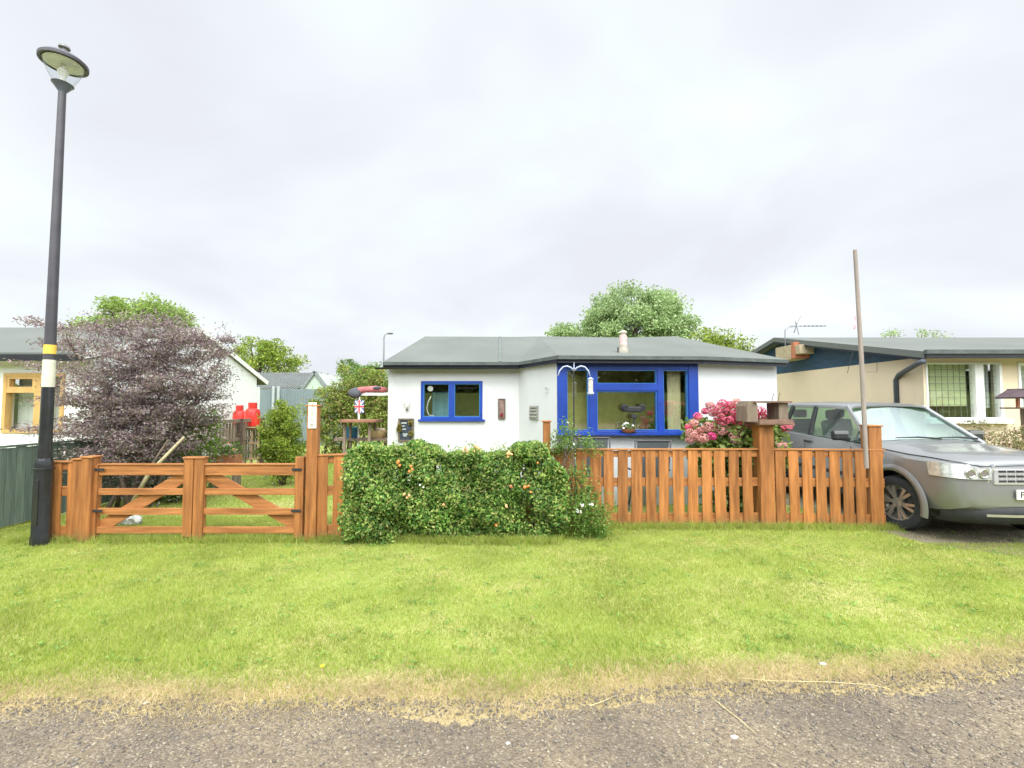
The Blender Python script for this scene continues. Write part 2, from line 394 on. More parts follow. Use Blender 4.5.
def roadmat():
    m, nt, b = nmat('worn_gravelly_tarmac')
    v = coords(nt)
    n = noise(nt, 1.3, 5, v); vo = nt.nodes.new('ShaderNodeTexVoronoi'); vo.inputs['Scale'].default_value = 95; L(nt, v, vo.inputs['Vector'])
    vo.inputs['Randomness'].default_value = 1
    r = ramp(nt, [(0, (.16, .13, .10)), (.45, (.205, .172, .13)), (.7, (.24, .205, .155)), (.93, (.28, .245, .19)), (1, (.42, .38, .30))])
    sp = nt.nodes.new('ShaderNodeSeparateColor'); L(nt, vo.outputs['Color'], sp.inputs[0]); L(nt, sp.outputs[0], r.inputs['Fac'])
    r2 = ramp(nt, [(.34, (.62, .58, .56)), (.62, (1.0, .92, .80))]); L(nt, n.outputs['Fac'], r2.inputs['Fac'])
    mx = nt.nodes.new('ShaderNodeMix'); mx.data_type = 'RGBA'; mx.blend_type = 'MULTIPLY'; mx.inputs[0].default_value = 1
    L(nt, r.outputs[0], mx.inputs[6]); L(nt, r2.outputs[0], mx.inputs[7]); L(nt, mx.outputs[2], b.inputs['Base Color'])
    b.inputs['Roughness'].default_value = .85
    bp = nt.nodes.new('ShaderNodeBump'); bp.inputs['Strength'].default_value = .8; bp.inputs['Distance'].default_value = .008
    L(nt, vo.outputs['Distance'], bp.inputs['Height']); bp.invert = True; L(nt, bp.outputs[0], b.inputs['Normal'])
    return m
xs = np.concatenate([np.linspace(-60, -6, 40), np.arange(-5.99, 6, .02), np.linspace(6.01, 60, 40)])
ye = edgeY(xs); 
for f, a in ((1.7, .04), (4.3, .025), (11, .018), (27, .014), (61, .010)): ye = ye+a*np.sin(xs*f+f*3.1+1.3*np.sin(xs*f*.61))
ye = ye+rng.normal(size=len(xs))*.006
V = []; 
for x, y in zip(xs, ye): V += [(x, y, .004), (x, -26, .004)]
r_ = MB(); r_.add(V, [(2*i, 2*i+1, 2*i+3, 2*i+2) for i in range(len(xs)-1)])
tag(r_.build('road', roadmat()), kind='structure')
# driveway of worn earth under the car
dr = MB(); pts = []
for k in range(40):
    a = 2*math.pi*k/40; pts.append((6.3+1.6*math.cos(a)*(1+.08*math.sin(5*a)), 7.6+2.75*math.sin(a)*(1+.05*math.sin(7*a)), .004))
dr.add(pts, [tuple(range(40))])
tag(dr.build('driveway', mat('worn_earth', (.16, .14, .09), .95, .4, 5, bump=.5)), kind='structure')

# grass bank and hedgerow on the far side of the road (they show in the window panes)
b_ = MB(); b_.add([(-90, -26, .0), (90, -26, .0), (90, -31, 3.0), (-90, -31, 3.0), (90, -40, 3.2), (-90, -40, 3.2)], [(0, 1, 2, 3), (3, 2, 4, 5)])
tag(b_.build('grass_bank', mat('bank_grass', (.15, .175, .045), .95, .3, 1.5)), kind='structure')
HR = leafmat('hedgerow_leaves', [(.03, .055, .012), (.05, .08, .02), (.035, .07, .02)], .2)
P = np.stack([rng.uniform(-60, 60, 60000), rng.uniform(-37, -33, 60000), 1.6+rng.random(60000)*10.5], 1)
P[:, 2] += np.sin(P[:, 0]*.6)*.8
tag(leaves('hedgerow', P, .9, HR, asp=.7), 'long dark hedgerow of trees on the grass bank across the road', 'hedgerow', kind='stuff')

# ---------------------------------------------------------------- grass blades
def blades(name, X, Y, h, wd, m, lean=.5, z0=0):
    N = len(X); ang = rng.uniform(0, 2*np.pi, N); dx, dy = np.cos(ang), np.sin(ang)
    hh = h*(.55+.9*rng.random(N)); ww = wd*(.7+.6*rng.random(N)); la = rng.uniform(0, 2*np.pi, N); ll = lean*hh*rng.random(N)
    A = np.stack([X-dx*ww/2, Y-dy*ww/2, np.full(N, z0)], 1); B = np.stack([X+dx*ww/2, Y+dy*ww/2, np.full(N, z0)], 1)
    T = np.stack([X+np.cos(la)*ll, Y+np.sin(la)*ll, z0+hh*np.sqrt(1-.3*lean)], 1)
    return npmesh(name, np.stack([A, B, T], 1).reshape(-1, 3), np.arange(3*N).reshape(-1, 3), 3, m)
def fbm(x, y, s):
    r = np.random.default_rng(s); o = 0
    for k in range(14):
        f = .5*1.42**k; a = r.uniform(0, 2*np.pi); o = o+np.sin(f*(x*np.cos(a)+y*np.sin(a))+r.uniform(0, 6.28)+1.1*np.sin(f*.7*(y*np.cos(a)-x*np.sin(a))))/(1+.22*k)
    return o/3
GR = leafmat('lawn_blades', [(.23, .33, .045), (.34, .43, .07), (.44, .49, .10), (.58, .53, .23)], .45, nscale=1.6, nvar=.16)
N = 560000
Yv = 2.35+(rng.random(N)**.8)*4.6; Xv = rng.uniform(-1.35, 1.35, N)*Yv
Xv = np.clip(Xv, -7.0, 9)
e = edgeY(Xv); d = Yv-e; f = fbm(Xv, Yv, 3)
keep = (rng.random(N) < np.clip((d-.12+f*.10)/.35, 0, 1))*(rng.random(N) < np.clip(.85+.25*f, .25, 1))
keep &= ~((Xv > 5) & (Yv > 5.6) & (Xv < 7.6))
hgt = .028+.014*np.clip(f, -1, 1)
tag(blades('lawn_grass', Xv[keep], Yv[keep], hgt[keep], .005, GR, .9), 'short yellow green mown grass on the verge', 'grass', kind='stuff')
N = 190000
Yg = 5.9+(rng.random(N)**.7)*9; Xg = rng.uniform(-6.9, 5.2, N); k2 = np.ones(N, bool); k2 &= ~((Xg > -2.4) & (Yg > 7.6))
tag(blades('garden_grass', Xg[k2], Yg[k2], .04, .009, GR, .9), 'lawn grass in the garden behind the gates', 'grass', kind='stuff')
N = 2600   # taller tufts along the fence foot
Xt = rng.uniform(-6.2, 5.3, N); Yt = np.interp(Xt, [-6, -2.2, .5, 1, 5.3], [5.66, 5.7, 5.6, 6.3, 6.25])+rng.normal(size=N)*.05
tag(blades('fence_tufts', np.repeat(Xt, 9)+rng.normal(size=N*9)*.02, np.repeat(Yt, 9)+rng.normal(size=N*9)*.02, .10, .006, GR, .9), 'longer grass left uncut along the fence foot', 'grass', kind='stuff')
ST = leafmat('dry_straw', [(.52, .41, .20), (.64, .53, .31), (.40, .31, .14)], .3, nscale=3, nvar=.2)
N = 85000
Xs = rng.uniform(-5.5, 6, N); Ys = edgeY(Xs)+.19+rng.normal(size=N)*.12+.07*fbm(Xs, Xs*0, 9)
tag(blades('dry_grass', Xs, Ys, .028, .004, ST, 1.9), 'dry straw coloured grass along the road edge', 'dry grass', kind='stuff')
N = 26000; Xs = rng.uniform(-7, 8, N); Ys = rng.uniform(2.8, 6.5, N); ff = fbm(Xs*1.3, Ys*1.3, 21); kk = ff > .35
tag(blades('dead_thatch', Xs[kk], Ys[kk], .03, .005, ST, 1.2), 'pale dead grass patches in the verge lawn', 'dry grass', kind='stuff')

N = 420; cx_ = rng.uniform(-6, 7, N); cy_ = 2.9+rng.random(N)*3.2
Pw = np.stack([np.repeat(cx_, 14)+rng.normal(size=N*14)*.04, np.repeat(cy_, 14)+rng.normal(size=N*14)*.03, .012+rng.random(N*14)*.018], 1)
Pw = Pw[Pw[:, 1] > edgeY(Pw[:, 0])+.2]
tag(leaves('lawn_weeds', Pw, .022, leafmat('weed_leaves', [(.12, .24, .04), (.2, .34, .07), (.3, .42, .1)], .3), asp=.7, up=1.2), 'clover and broad leaved weeds in patches among the verge grass', 'weeds', kind='stuff')
# gravel
def gravel(N, name, m, label, seed, smin, smax, yspan):
    g = np.random.default_rng(seed)
    bm = bmesh.new(); bmesh.ops.create_icosphere(bm, subdivisions=1, radius=1)
    bv = np.array([v.co[:] for v in bm.verts]); bf = np.array([[v.index for v in f.verts] for f in bm.faces]); bm.free()
    X = g.uniform(-4.2, 4.6, N); t = g.random(N)**yspan; Y = edgeY(X)+.10-t*1.3+g.normal(size=N)*.03
    s = smin+(smax-smin)*g.random(N)**4
    q = bv[None]*(1+g.uniform(-.28, .28, (N, 12, 1)))*s[:, None, None]*g.uniform(.6, 1.2, (N, 1, 3))*np.array([1, 1, .6])
    a = g.uniform(0, 6.28, N); ca, sa = np.cos(a)[:, None], np.sin(a)[:, None]
    x = q[..., 0]*ca-q[..., 1]*sa; y = q[..., 0]*sa+q[..., 1]*ca
    V = np.stack([x+X[:, None], y+Y[:, None], q[..., 2]+.004+(s*.25)[:, None]], -1).reshape(-1, 3)
    Fc = (bf[None]+(np.arange(N)*12)[:, None, None]).reshape(-1, 3)
    tag(npmesh(name, V, Fc, 3, m), label, 'gravel', kind='stuff')
GV = leafmat('loose_stones', [(.13, .11, .09), (.19, .16, .12), (.23, .195, .145), (.15, .135, .12), (.32, .28, .21), (.20, .165, .12)], 0, .85, 3, .15)
GV2 = leafmat('dark_chippings', [(.09, .078, .075), (.14, .122, .11), (.18, .155, .135), (.22, .19, .16)], 0, .85, 3, .15)
gravel(14000, 'loose_gravel', GV, 'loose brown and pale stones scattered on the road', 5, .0025, .013, 1.0)
gravel(17000, 'edge_chippings', GV2, 'dark stone chippings gathered along the road edge', 6, .003, .010, 3.2)
# straw stalks lying about, pebbles, a dandelion
STK = mat('straw_stalk', (.62, .52, .28), .8, .2, 20)
def stalk(pxs, label):
    p = [ground(*q)+Vector((0, 0, .012)) for q in pxs]
    tag(MB().tube(p, [.0026]+[.0022]*(len(p)-2)+[.001], 5).build('straw_stalk', STK, smooth=True), label, 'straw', 'dry stalks at the road edge')
stalk([(738, 680), (775, 683), (830, 684), (872, 687), (890, 691)], 'long dry straw stalk lying along the road edge')
stalk([(705, 694), (722, 708), (740, 722), (756, 736)], 'pale green stalk lying diagonally across the road gravel')
stalk([(590, 708), (604, 703), (618, 697)], 'short bent straw stalk lying at the road edge left of the diagonal one')
t = thing('dandelion', 'small yellow dandelion flower in the mown verge', 'flower', ground(322, 673))
p0 = ground(322, 673)
MB().tube([p0, p0+Vector((0, 0, .04))], .0025, 5).build('stem', STK, t)
MB().blob(p0+Vector((0, 0, .045)), .014, (1, 1, .5)).build('flower_head', mat('dandelion_yellow', (.85, .62, .02), .7, .1), t)
for q, s, lb in (((30, 543), .035, 'flat white stone in the grass left of the lamp base'), ((146, 704), .014, 'white pebble at the left end of the road edge'),
                 ((508, 744), .012, 'pale pebble lying on the road below the hedge'), ((823, 665), .02, 'white pebble on the straw at the right of the road edge'),
                 ((289, 688), .012, 'pale pebble in the straw left of the dandelion'), ((734, 738), .016, 'cream pebble on the road beside the diagonal stalk')):
    tag(MB().blob(ground(*q)+Vector((0, 0, s*.3)), s, (1.2, .8, .5), .15).build('pebble', STONE, smooth=True), lb, 'pebble', 'pale pebbles')

# ================================================================= MAIN BUNGALOW
def xy(px, Y, py=405): p = at(px, py, Y); return (p.x, p.y)
P0, P1, P2, P3, P4 = xy(388, 8.8), xy(519, 8.8), xy(557, 7.7), xy(697, 7.8), xy(777.5, 8.38)
house = thing('bungalow', 'white rendered bungalow with blue windows and grey felt roof behind the picket fence', 'house', (1.2, 9, 0))
WL, WO, WB, WR = Wall(P0, P1), Wall(P1, P2), Wall(P2, P3), Wall(P3, P4)
ZT = 2.44
mb = MB()
u0, z1 = WL.uz(421, 381); u1, z0 = WL.uz(482.5, 419.5)
WL.openings(mb, 0, ZT, [(u0, u1, z0, z1)])
WO.box(mb, 0, WO.len, 0, ZT, -.2, 0)
bz0 = WB.uz(600, 433)[1]; bz1 = 2.40
WB.box(mb, 0, WB.len, 0, bz0, -.2, 0)
WR.box(mb, 0, WR.len, 0, ZT, -.2, 0)
P5, P6 = (P4[0], 16.4), (P0[0], 16.4)
Wall(P4, P5).box(mb, .21, 7.80, 0, ZT-.003, -.203, -.003); Wall(P5, P6).box(mb, 0, P5[0]-P6[0], 0, ZT, -.2, 0); Wall(P6, P0).box(mb, .21, 7.6-.205, 0, ZT-.003, -.203, -.003)
# gable ends
for X, s in ((P0[0]+.003, 1), (P4[0]-.003, -1)):
    mb.prism([(X, 8.85, ZT), (X, 16.3, ZT), (X, 12.5, 3.42)], (s*.18, 0, 0))
mb.build('wall', WHITEWALL, house)
MB().box(P0[0]+.25, P4[0]-.25, 10.3, 10.4, 0, 2.45).build('room_wall', ROOM, house)
MB().box(P0[0]+.25, P4[0]-.25, 8.9, 10.3, .25, .30).build('floor', ROOM, house)
MB().box(P0[0]+.25, P4[0]-.25, 9.05, 10.3, 2.39, 2.43).build('ceiling', WHITEP, house)
pt = MB(); WO.box(pt, WO.len-.02, WO.len+.02, 0, 2.4, -2.6, -.2); pt.build('partition_wall', OLIVE, house)
# roof
ex = .17
def eave(p, q=None): return Vector((p[0], p[1]-ex, 0))
E = [Vector((P0[0]-.06, P0[1]-ex, 0)), Vector((P1[0], P1[1]-ex, 0)), Vector((P2[0], P2[1]-ex-.03, 0)), Vector((P3[0]+.05, P3[1]-ex, 0)), Vector((P4[0]+.10, P4[1]-ex, 0))]
R0 = at(425, 337, 12.5); R1 = at(676, 338, 12.5); zr = R0.z
zt = 2.53
def rp(x): return Vector((x, 12.5, zr+.02*math.sin(x*1.7)))
top = [Vector((e.x, e.y, zt)) for e in E]
# intermediate ridge points
rx = [R0.x, E[1].x*.9, E[2].x, E[3].x, R1.x]
rid = [rp(x) for x in rx]
bk = [Vector((x, 16.7, zt)) for x in (E[0].x, E[1].x, E[2].x, E[3].x, E[4].x)]
V = top+rid+bk
V += [v-Vector((0, 0, .07)) for v in V]
fs = []
for i in range(4):
    fs += [(i, i+1, 6+i, 5+i), (5+i, 6+i, 11+i, 10+i), (15+i, 20+i, 21+i, 16+i), (20+i, 25+i, 26+i, 21+i), (i, 15+i, 16+i, i+1), (10+i, 11+i, 26+i, 25+i)]
fs += [(0, 5, 20, 15), (5, 10, 25, 20), (4, 19, 24, 9), (9, 24, 29, 14)]
rf = MB().add(V, fs).build('roof', ROOF, house)
# felt lap joints
mb = MB()
for fx in (.30,):
    x0 = top[0].x+(top[4].x-top[0].x)*fx
    ys = float(np.interp(x0, [t_.x for t_ in top], [t_.y for t_ in top]))
    x1 = rid[0].x+(rid[4].x-rid[0].x)*fx
    mb.bar((x0, ys, zt+.008), (x1, 12.45, zr+.008), .06, .008)
mb.build('felt_lap', mat('felt_lap', (.13, .15, .138), .9, .2, 2, bump=.2), rf)
mb = MB()
for i in range(4):
    a = top[i]-Vector((0, .012, .035)); b = top[i+1]-Vector((0, .012, .035)); mb.bar(a, b, .03, .06)
mb.build('felt_edge', ROOFD, rf)
mb = MB()
for i in range(1, 4):
    mb.bar(top[i]+Vector((0, .03, -.095)), top[i+1]+Vector((0, .03, -.095)), .03, .06)
mb.bar(top[0]+Vector((0, .03, -.095)), top[1]+Vector((0, .03, -.095)), .03, .06)
mb.build('fascia', NAVY, house)
s_ = MB()
for i, (a, b) in enumerate(((P0, P1), (P1, P2), (P2, P3), (P3, P4))):
    s_.add([(a[0], a[1]+.05, 2.447), (b[0], b[1]+.05, 2.447), (E[i+1].x, E[i+1].y, 2.447), (E[i].x, E[i].y, 2.447)], [(0, 1, 2, 3)])
s_.build('soffit', NAVY, house)
gt = MB(); gl = top[0]+Vector((-.13, -.05, -.115)); gr = top[1]+Vector((0.0, -.05, -.115))
n = 9
for side in (0, 1):
    r = .04-side*.006
    for k in range(n):
        a = math.pi+math.pi*k/(n-1)
        gt.v += [gl+Vector((0, math.cos(a)*r, math.sin(a)*r*.9)), gr+Vector((0, math.cos(a)*r, math.sin(a)*r*.9))]
for k in range(n-1):
    gt.f += [(2*k, 2*k+1, 2*k+3, 2*k+2), (2*n+2*k+2, 2*n+2*k+3, 2*n+2*k+1, 2*n+2*k)]
gt.f += [(0, 2*n, 2*n+1, 1), (2*n-2, 2*n-1, 4*n-1, 4*n-2)]
gt.build('gutter', BLACK, house, smooth='auto')
0 and MB().tube([gl+Vector((.12, 0, -.03)), gl+Vector((.02, .3, -.25)), Vector((gl.x+.06, P0[1]+.12, 2.0)), Vector((gl.x+.06, P0[1]+.12, .05))], .033, 8).build('downpipe', BLACK, house, smooth=True)
# small left window
wf = WL.frame(MB(), u0, u1, z0, z1, .05, -.07, .012).build('window_frame', BLUE, house, bevel=.004)
WL.box(MB(), u0-.04, u1+.05, z0-.035, z0+.004, -.03, .06).build('sill', BLUE, wf)
um = (u0+u1)/2
WL.box(MB(), um-.05, um+.05, z0+.05, z1-.05, -.07, .016).build('mullion', BLUE, wf)
for a, b in ((u0+.05, um-.05), (um+.05, u1-.05)):
    WL.frame(MB(), a, b, z0+.05, z1-.05, .014, -.05, .004).build('sash', BLUELT, wf)
    WL.sheet(MB(), a+.014, b-.014, z0+.064, z1-.064, -.024).build('pane', GLASS, wf)
mb = MB(); WL.box(mb, u0+.16, um-.08, z0+.02, z1-.2, -.42, -.38)
mb.build('curtain', BLUEC, house)
WL.box(MB(), um, u1+.1, z0-.1, z1, -1.4, -1.35).build('room_panel', OLIVE, house)
mb = MB(); WL.box(mb, um+.08, u1-.12, z1-.155, z1-.115, -.14, -.11); mb.build('curtain_rail', DARK, house)
cu, cz = WL.uz(430, 388.5)
mb = MB(); c = WL.p(cu, cz, -.045)
mb.lathe([(.0, -.003), (.055, -.003), (.055, .003), (0, .003)], 20, c, 'z')
ob = mb.v; mbr = [c+Vector((v.x-c.x, (v.z-c.z), v.y-c.y)) for v in ob]; mb.v = mbr
mb.build('round_sticker', WHITEP, house)
mb = MB(); q = [WL.p(*WL.uz(x, y), -.12) for x, y in ((430, 396), (427, 402), (425.5, 409), (427.5, 415), (433, 416.5))]
mb.tube(q, .014, 6); tag(mb.build('rope', WHITEP, None, smooth=True), 'curved white rope ornament inside the small blue window', 'ornament')
# bay window
uL = 0.0; uR = WB.len
def U(px): return WB.uz(px, 400)[0]
def Z(py): return WB.uz(600, py)[1]
bw = MB()
WB.box(bw, 0, U(566), bz0, bz1, -.10, .03); WB.box(bw, U(589), U(596), bz0, bz1, -.10, .02)
WB.box(bw, U(657.5), U(662.5), bz0, bz1, -.10, .02); WB.box(bw, U(688.5), uR+.02, bz0, bz1, -.10, .03)
for a, b in ((U(566), U(589)), (U(596), U(657.5)), (U(662.5), U(688.5))):
    WB.box(bw, a, b, Z(369), bz1, -.10, .02); WB.box(bw, a, b, bz0, bz0+.03, -.10, .02)
bf = bw.build('window_frame', BLUE, house, bevel=.004)
WB.box(MB(), -.02, uR+.04, bz0-.03, bz0+.003, -.02, .17).build('sill', BLUE, bf)
WB.box(MB(), U(596), U(657.5), Z(390.5), Z(384.5), -.09, .022).build('transom', BLUE, bf)
WB.box(MB(), -.01, uR+.01, bz1-.001, 2.438, -.10, .04).build('lintel', NAVY, bf)
for a, b, c, d, m in ((U(566), U(589), bz0+.03, Z(369), BLUE), (U(596), U(657.5), Z(384.5), Z(369), BLUELT), (U(596), U(657.5), bz0+.03, Z(390.5), BLUE), (U(662.5), U(688.5), bz0+.03, Z(369), BLUELT)):
    wdt = .018
    WB.frame(MB(), a, b, c, d, wdt, -.08, .008).build('sash', BLUE, bf)
    WB.frame(MB(), a+wdt, b-wdt, c+wdt, d-wdt, .009, -.07, .003).build('glazing_bead', BLUELT, bf)
    WB.sheet(MB(), a+wdt, b-wdt, c+wdt, d-wdt, -.038).build('pane', GLASS, bf)
WB.box(MB(), .02, uR-.02, bz0-.02, bz0+.035, -.45, -.12).build('inner_sill', SILLW, house)
def curtain(a, b):
    mb = MB(); n = 24; vs_ = []
    for i in range(n+1):
        u = a+(b-a)*i/n; dd = -.17+.025*math.sin(i*1.9)
        vs_ += [WB.p(u, bz0+.04, dd), WB.p(u, 2.36, dd)]
    mb.add(vs_, [(2*i, 2*i+2, 2*i+3, 2*i+1) for i in range(n)]); mb.build('curtain', BEIGE, house, smooth=True)
curtain(U(566), U(574)); curtain(U(671), U(684))
# things on the sill
sc0 = WB.p(U(632), 0, .09)
t = thing('telescope', 'black binocular telescope on a short stand before the big blue window pane', 'telescope', (sc0.x, sc0.y, bz0+.004))
b0 = BASE[t]; 
MB().lathe([(.05, 0), (.05, .015), (.02, .03), (.016, .10), (.015, .33)], 14, b0).build('stand', DARK, t, smooth='auto')
MB().bar(b0+Vector((-.13, 0, .40)), b0+Vector((.13, 0, .40)), .08, .10).build('body', DARK, t, bevel=.02)
for sx in (-1, 1):
    MB().tube([b0+Vector((sx*.14, -.04, .42)), b0+Vector((sx*.15, .03, .43))], [.05, .065], 12).build('eyepiece', DARK, t, smooth='auto')
MB().bar(b0+Vector((-.05, 0, .28)), b0+Vector((.05, 0, .28)), .06, .07).build('bracket', DARK, t, bevel=.01)
sp = WB.p(U(626), bz0+.004, .12)
t = thing('plant_bowl', 'shallow clay bowl of white flowers on the sill of the big blue window', 'bowl', sp)
MB().lathe([(.05, 0), (.10, .025), (.125, .07), (.115, .07), (.08, .03), (0, .03)], 18, sp, cap=False).build('bowl', TERRA, t, smooth='auto')
PP = np.array(sp)+np.array([0, 0, .10])+rng.normal(size=(160, 3))*np.array([.06, .035, .035])
leaves('leaves', PP, .05, leafmat('sill_leaves', [(.12, .2, .05), (.25, .3, .12)]), t)
for k in range(8): MB().blob(Vector(sp)+Vector((random.uniform(-.11, .11), random.uniform(-.06, .02), .08+random.random()*.10)), .02, sub=1).build('flower', WHITEP, t)

# wall hangings
def plaque(name, label, cat, px0, px1, py0, py1, wall, m, extra=None, th=.03):
    a, zb = wall.uz(px0, py1); b, ztp = wall.uz(px1, py0)
    t = thing(name, label, cat, wall.p((a+b)/2, zb, th/2))
    wall.box(MB(), a, b, zb, ztp, .002, th).build('board', m, t, bevel=.006)
    if extra: extra(t, wall, a, b, zb, ztp, th)
    return t
def ex1(t, W_, a, b, c, d, th):
    W_.frame(MB(), a-.006, b+.006, c-.006, d+.006, .02, .004, th+.012).build('rim', mat('plaque_rim', (.12, .08, .06), .7, .3), t, bevel=.003)
    W_.box(MB(), a+.035, b-.035, c+.04, c+.1, th, th+.02).build('emblem', REDW, t)
plaque('wall_plaque', 'narrow brown wall plaque between the small window and the blue bay', 'plaque', 498.5, 505, 399, 418.5, WL, mat('brown_plaque', (.24, .15, .13), .7, .3, 12), ex1)
def ex2(t, W_, a, b, c, d, th):
    for k in range(4):
        zc = c+(d-c)*(.15+.23*k); W_.box(MB(), a+.02+.01*(k % 2), b-.02, zc, zc+.03, th, th+.018).build('relief', mat('grey_relief', (.33, .33, .29), .8, .3, 20), t, bevel=.006)
plaque('wall_plaque', 'grey patterned wall plaque just left of the blue bay frame', 'plaque', 530.5, 538.5, 405.5, 419.5, WO, mat('grey_plaque', (.27, .27, .24), .8, .3, 20), ex2)
def ex3(t, W_, a, b, c, d, th):
    W_.frame(MB(), a-.012, b+.012, c-.012, d+.012, .035, .003, th+.014).build('frame', mat('mottled_frame', (.13, .10, .07), .8, .6, 40), t, bevel=.004)
    for k, (q, l) in enumerate(((.80, .6), (.66, .35), (.52, .5), (.30, .7), (.22, .6))):
        W_.box(MB(), a+.05+.01*k, a+.05+(b-a-.1)*l, c+(d-c)*q, c+(d-c)*q+.018, th, th+.004).build('chalk_mark', mat('chalk', (.5, .55, .5), .9, .3, 30), t)
    gm = leafmat('garland', [(.25, .28, .04), (.35, .3, .08), (.2, .1, .06)])
    for uu, zz, s in ((a+.01, c+.22, .05), (b-.03, c+.15, .05), (b-.05, c+.35, .04), (a+.02, c+.3, .04)):
        leaves('leaf_sprig', np.array(W_.p(uu, zz, th+.03))+rng.normal(size=(150, 3)).clip(-1.5, 1.5)*np.array([s*.5, .008, s*.5]), .045, gm, t)
plaque('chalkboard', 'dark framed chalkboard sign with garland on the white wall left of the small window', 'sign', 399, 413.5, 419, 441, WL, SLATE, ex3)
# small antler ornament
u, z = WL.uz(407.5, 408); c = WL.p(u, z, .04)
t = thing('antler_ornament', 'small grey deer head ornament with antlers above the chalkboard', 'ornament', c)
MB().blob(c-Vector((0, 0, .02)), .035, (.7, .8, 1.1), .05).build('head', mat('deer_grey', (.22, .19, .15), .8, .2), t, smooth=True)
for s in (-1, 1):
    m_ = MB(); m_.tube([c+Vector((s*.01, 0, .01)), c+Vector((s*.05, -.01, .04)), c+Vector((s*.065, -.01, .10)), c+Vector((s*.045, 0, .15))], [.007, .006, .005, .002], 6)
    m_.tube([c+Vector((s*.055, -.01, .06)), c+Vector((s*.03, -.01, .11))], [.005, .002], 5); m_.build('antler', mat('antler', (.5, .42, .3), .7, .2), t, smooth=True)
u, z = WO.uz(547.5, 389.5); c = WO.p(u, z, .02); mb = MB()
mb.tube([c+WO.u*(.05*math.cos(a))+Vector((0, 0, .05*math.sin(a))) for a in np.linspace(0, 5.6, 16)], .006, 6)
tag(mb.build('wall_ring', mat('pale_ring', (.55, .57, .6), .5, .1), smooth=True), 'faint pale metal ring on the white wall above the grey plaque', 'ring')

# flue pot on the roof
fp = at(624, 357.5, 8.1)
yy = 8.15; zroof = zt+(zr-zt)*(yy-7.5)/5.0
t = thing('flue_pot', 'pale pink clay flue pot with a cap standing at the roof edge', 'chimney pot', (fp.x, yy, zroof))
b0 = BASE[t]
MB().lathe([(.09, -.05), (.095, .03), (.075, .06), (.075, .12)], 14, b0).build('base', mat('pot_base', (.36, .33, .27), .8, .2, 12), t, smooth='auto')
MB().lathe([(.072, .12), (.07, .20), (.066, .30)], 14, b0).build('pot', PINKC, t, smooth='auto')
MB().lathe([(.045, .30), (.05, .33), (.075, .345), (.06, .37), (.02, .39)], 14, b0).build('cap', mat('cap_cream', (.5, .47, .38), .8, .2), t, smooth='auto')
MB().bar(b0+Vector((-.10, -.02, -.05)), b0+Vector((-.10, -.02, .08)), .02, .02).build('bracket', DARK, t)

# ================================================================= FRONT FENCE
def fence(name, label, A, B, ztop, pickets, posts, capped=True, depth=.02, group='picket fence runs along the verge', zrails=None):
    A = Vector((*A, 0)); B = Vector((*B, 0)); W_ = Wall(A, B)
    t = thing(name, label, 'fence', (A+B)/2, group)
    zrails = zrails or ((.06, .19), (.56, .68), (ztop-.10, ztop-.015))
    for (a, b) in zrails: W_.box(MB(), 0, W_.len, a, b, -.035, -.003).build('rail', RAILW, t, bevel=.004)
    if capped: W_.box(MB(), 0, W_.len, ztop, ztop+.018, -.05, .035).build('top_cap', RAILW, t, bevel=.004)
    m_ = MB()
    for (c, w_) in pickets:
        zt_ = ztop-random.uniform(.001, .006); j = random.uniform(-.006, .006)
        m_.hexa([W_.p(c-w_/2+j, .045, depth), W_.p(c+w_/2+j, .045, depth), W_.p(c+w_/2+j, .045, 0), W_.p(c-w_/2+j, .045, 0),
                 W_.p(c-w_/2-j, zt_, depth), W_.p(c+w_/2-j, zt_, depth), W_.p(c+w_/2-j, zt_, 0), W_.p(c-w_/2-j, zt_, 0)])
    m_.build('picket_panel', FENCE, t, bevel=.004)
    for (c, w_, h, dd) in posts:
        p_ = MB(); W_.box(p_, c-w_/2, c+w_/2, -.02, h, dd-w_, dd)
        po = p_.build('post', FENCE, t, bevel=.006)
        W_.box(MB(), c-w_/2-.015, c+w_/2+.015, h+.001, h+.022, dd-w_-.015, dd+.015).build('post_cap', RAILW, po, bevel=.006)
    return t, W_
YL = 5.70
def UX(px, W_): return W_.uz(px, 480)[0]
A = xy(46, YL); B = xy(99, YL); W_ = Wall(A, B)
fence('picket_fence', 'short run of orange pickets behind the black lamp base', A, B, .98,
      [(UX(49.5, W_), .085), (UX(58.5, W_), .10), (UX(73, W_), .10)], [(UX(80.5, W_), .13, 1.01, .05), (UX(91.5, W_), .13, 1.04, .075)])
A = xy(306.5, YL); B = xy(352, 5.78); W_ = Wall(A, B)
fence('picket_fence', 'orange picket bay between the tall gate post and the hedge', A, B, 1.06,
      [(UX(323, W_), .12), (UX(338.5, W_), .12)], [(UX(312.5, W_), .13, 1.68, .06)])
A = xy(352, 5.95); B = xy(545, 6.3); W_ = Wall(A, B)
fence('picket_fence', 'orange pickets running hidden behind the leafy hedge', A, B, 1.0, [(u, .12) for u in np.arange(.1, W_.len-.1, .19)], [])
A = xy(543, 6.34); B = xy(763, 6.38); W_ = Wall(A, B)
pk = [(UX(x, W_), .14 if i % 3 else .155) for i, x in enumerate((560, 569, 581, 595.5, 608.5, 622.5, 636.5, 650.5, 663.5, 678, 692.5, 706.5, 719.5, 733.5, 747))]
fence('picket_fence', 'wide orange picket bay between the hedge and the bird table post', A, B, 1.07, pk, [(UX(547, W_), .10, 1.46, .02), (W_.len, .20, 1.40, .07)])
A = xy(765, 6.38); B = xy(882, 6.27); W_ = Wall(A, B)
pk = [(UX(x, W_), .135) for x in (780, 793.5, 807, 820.5, 834, 847.5, 860)]
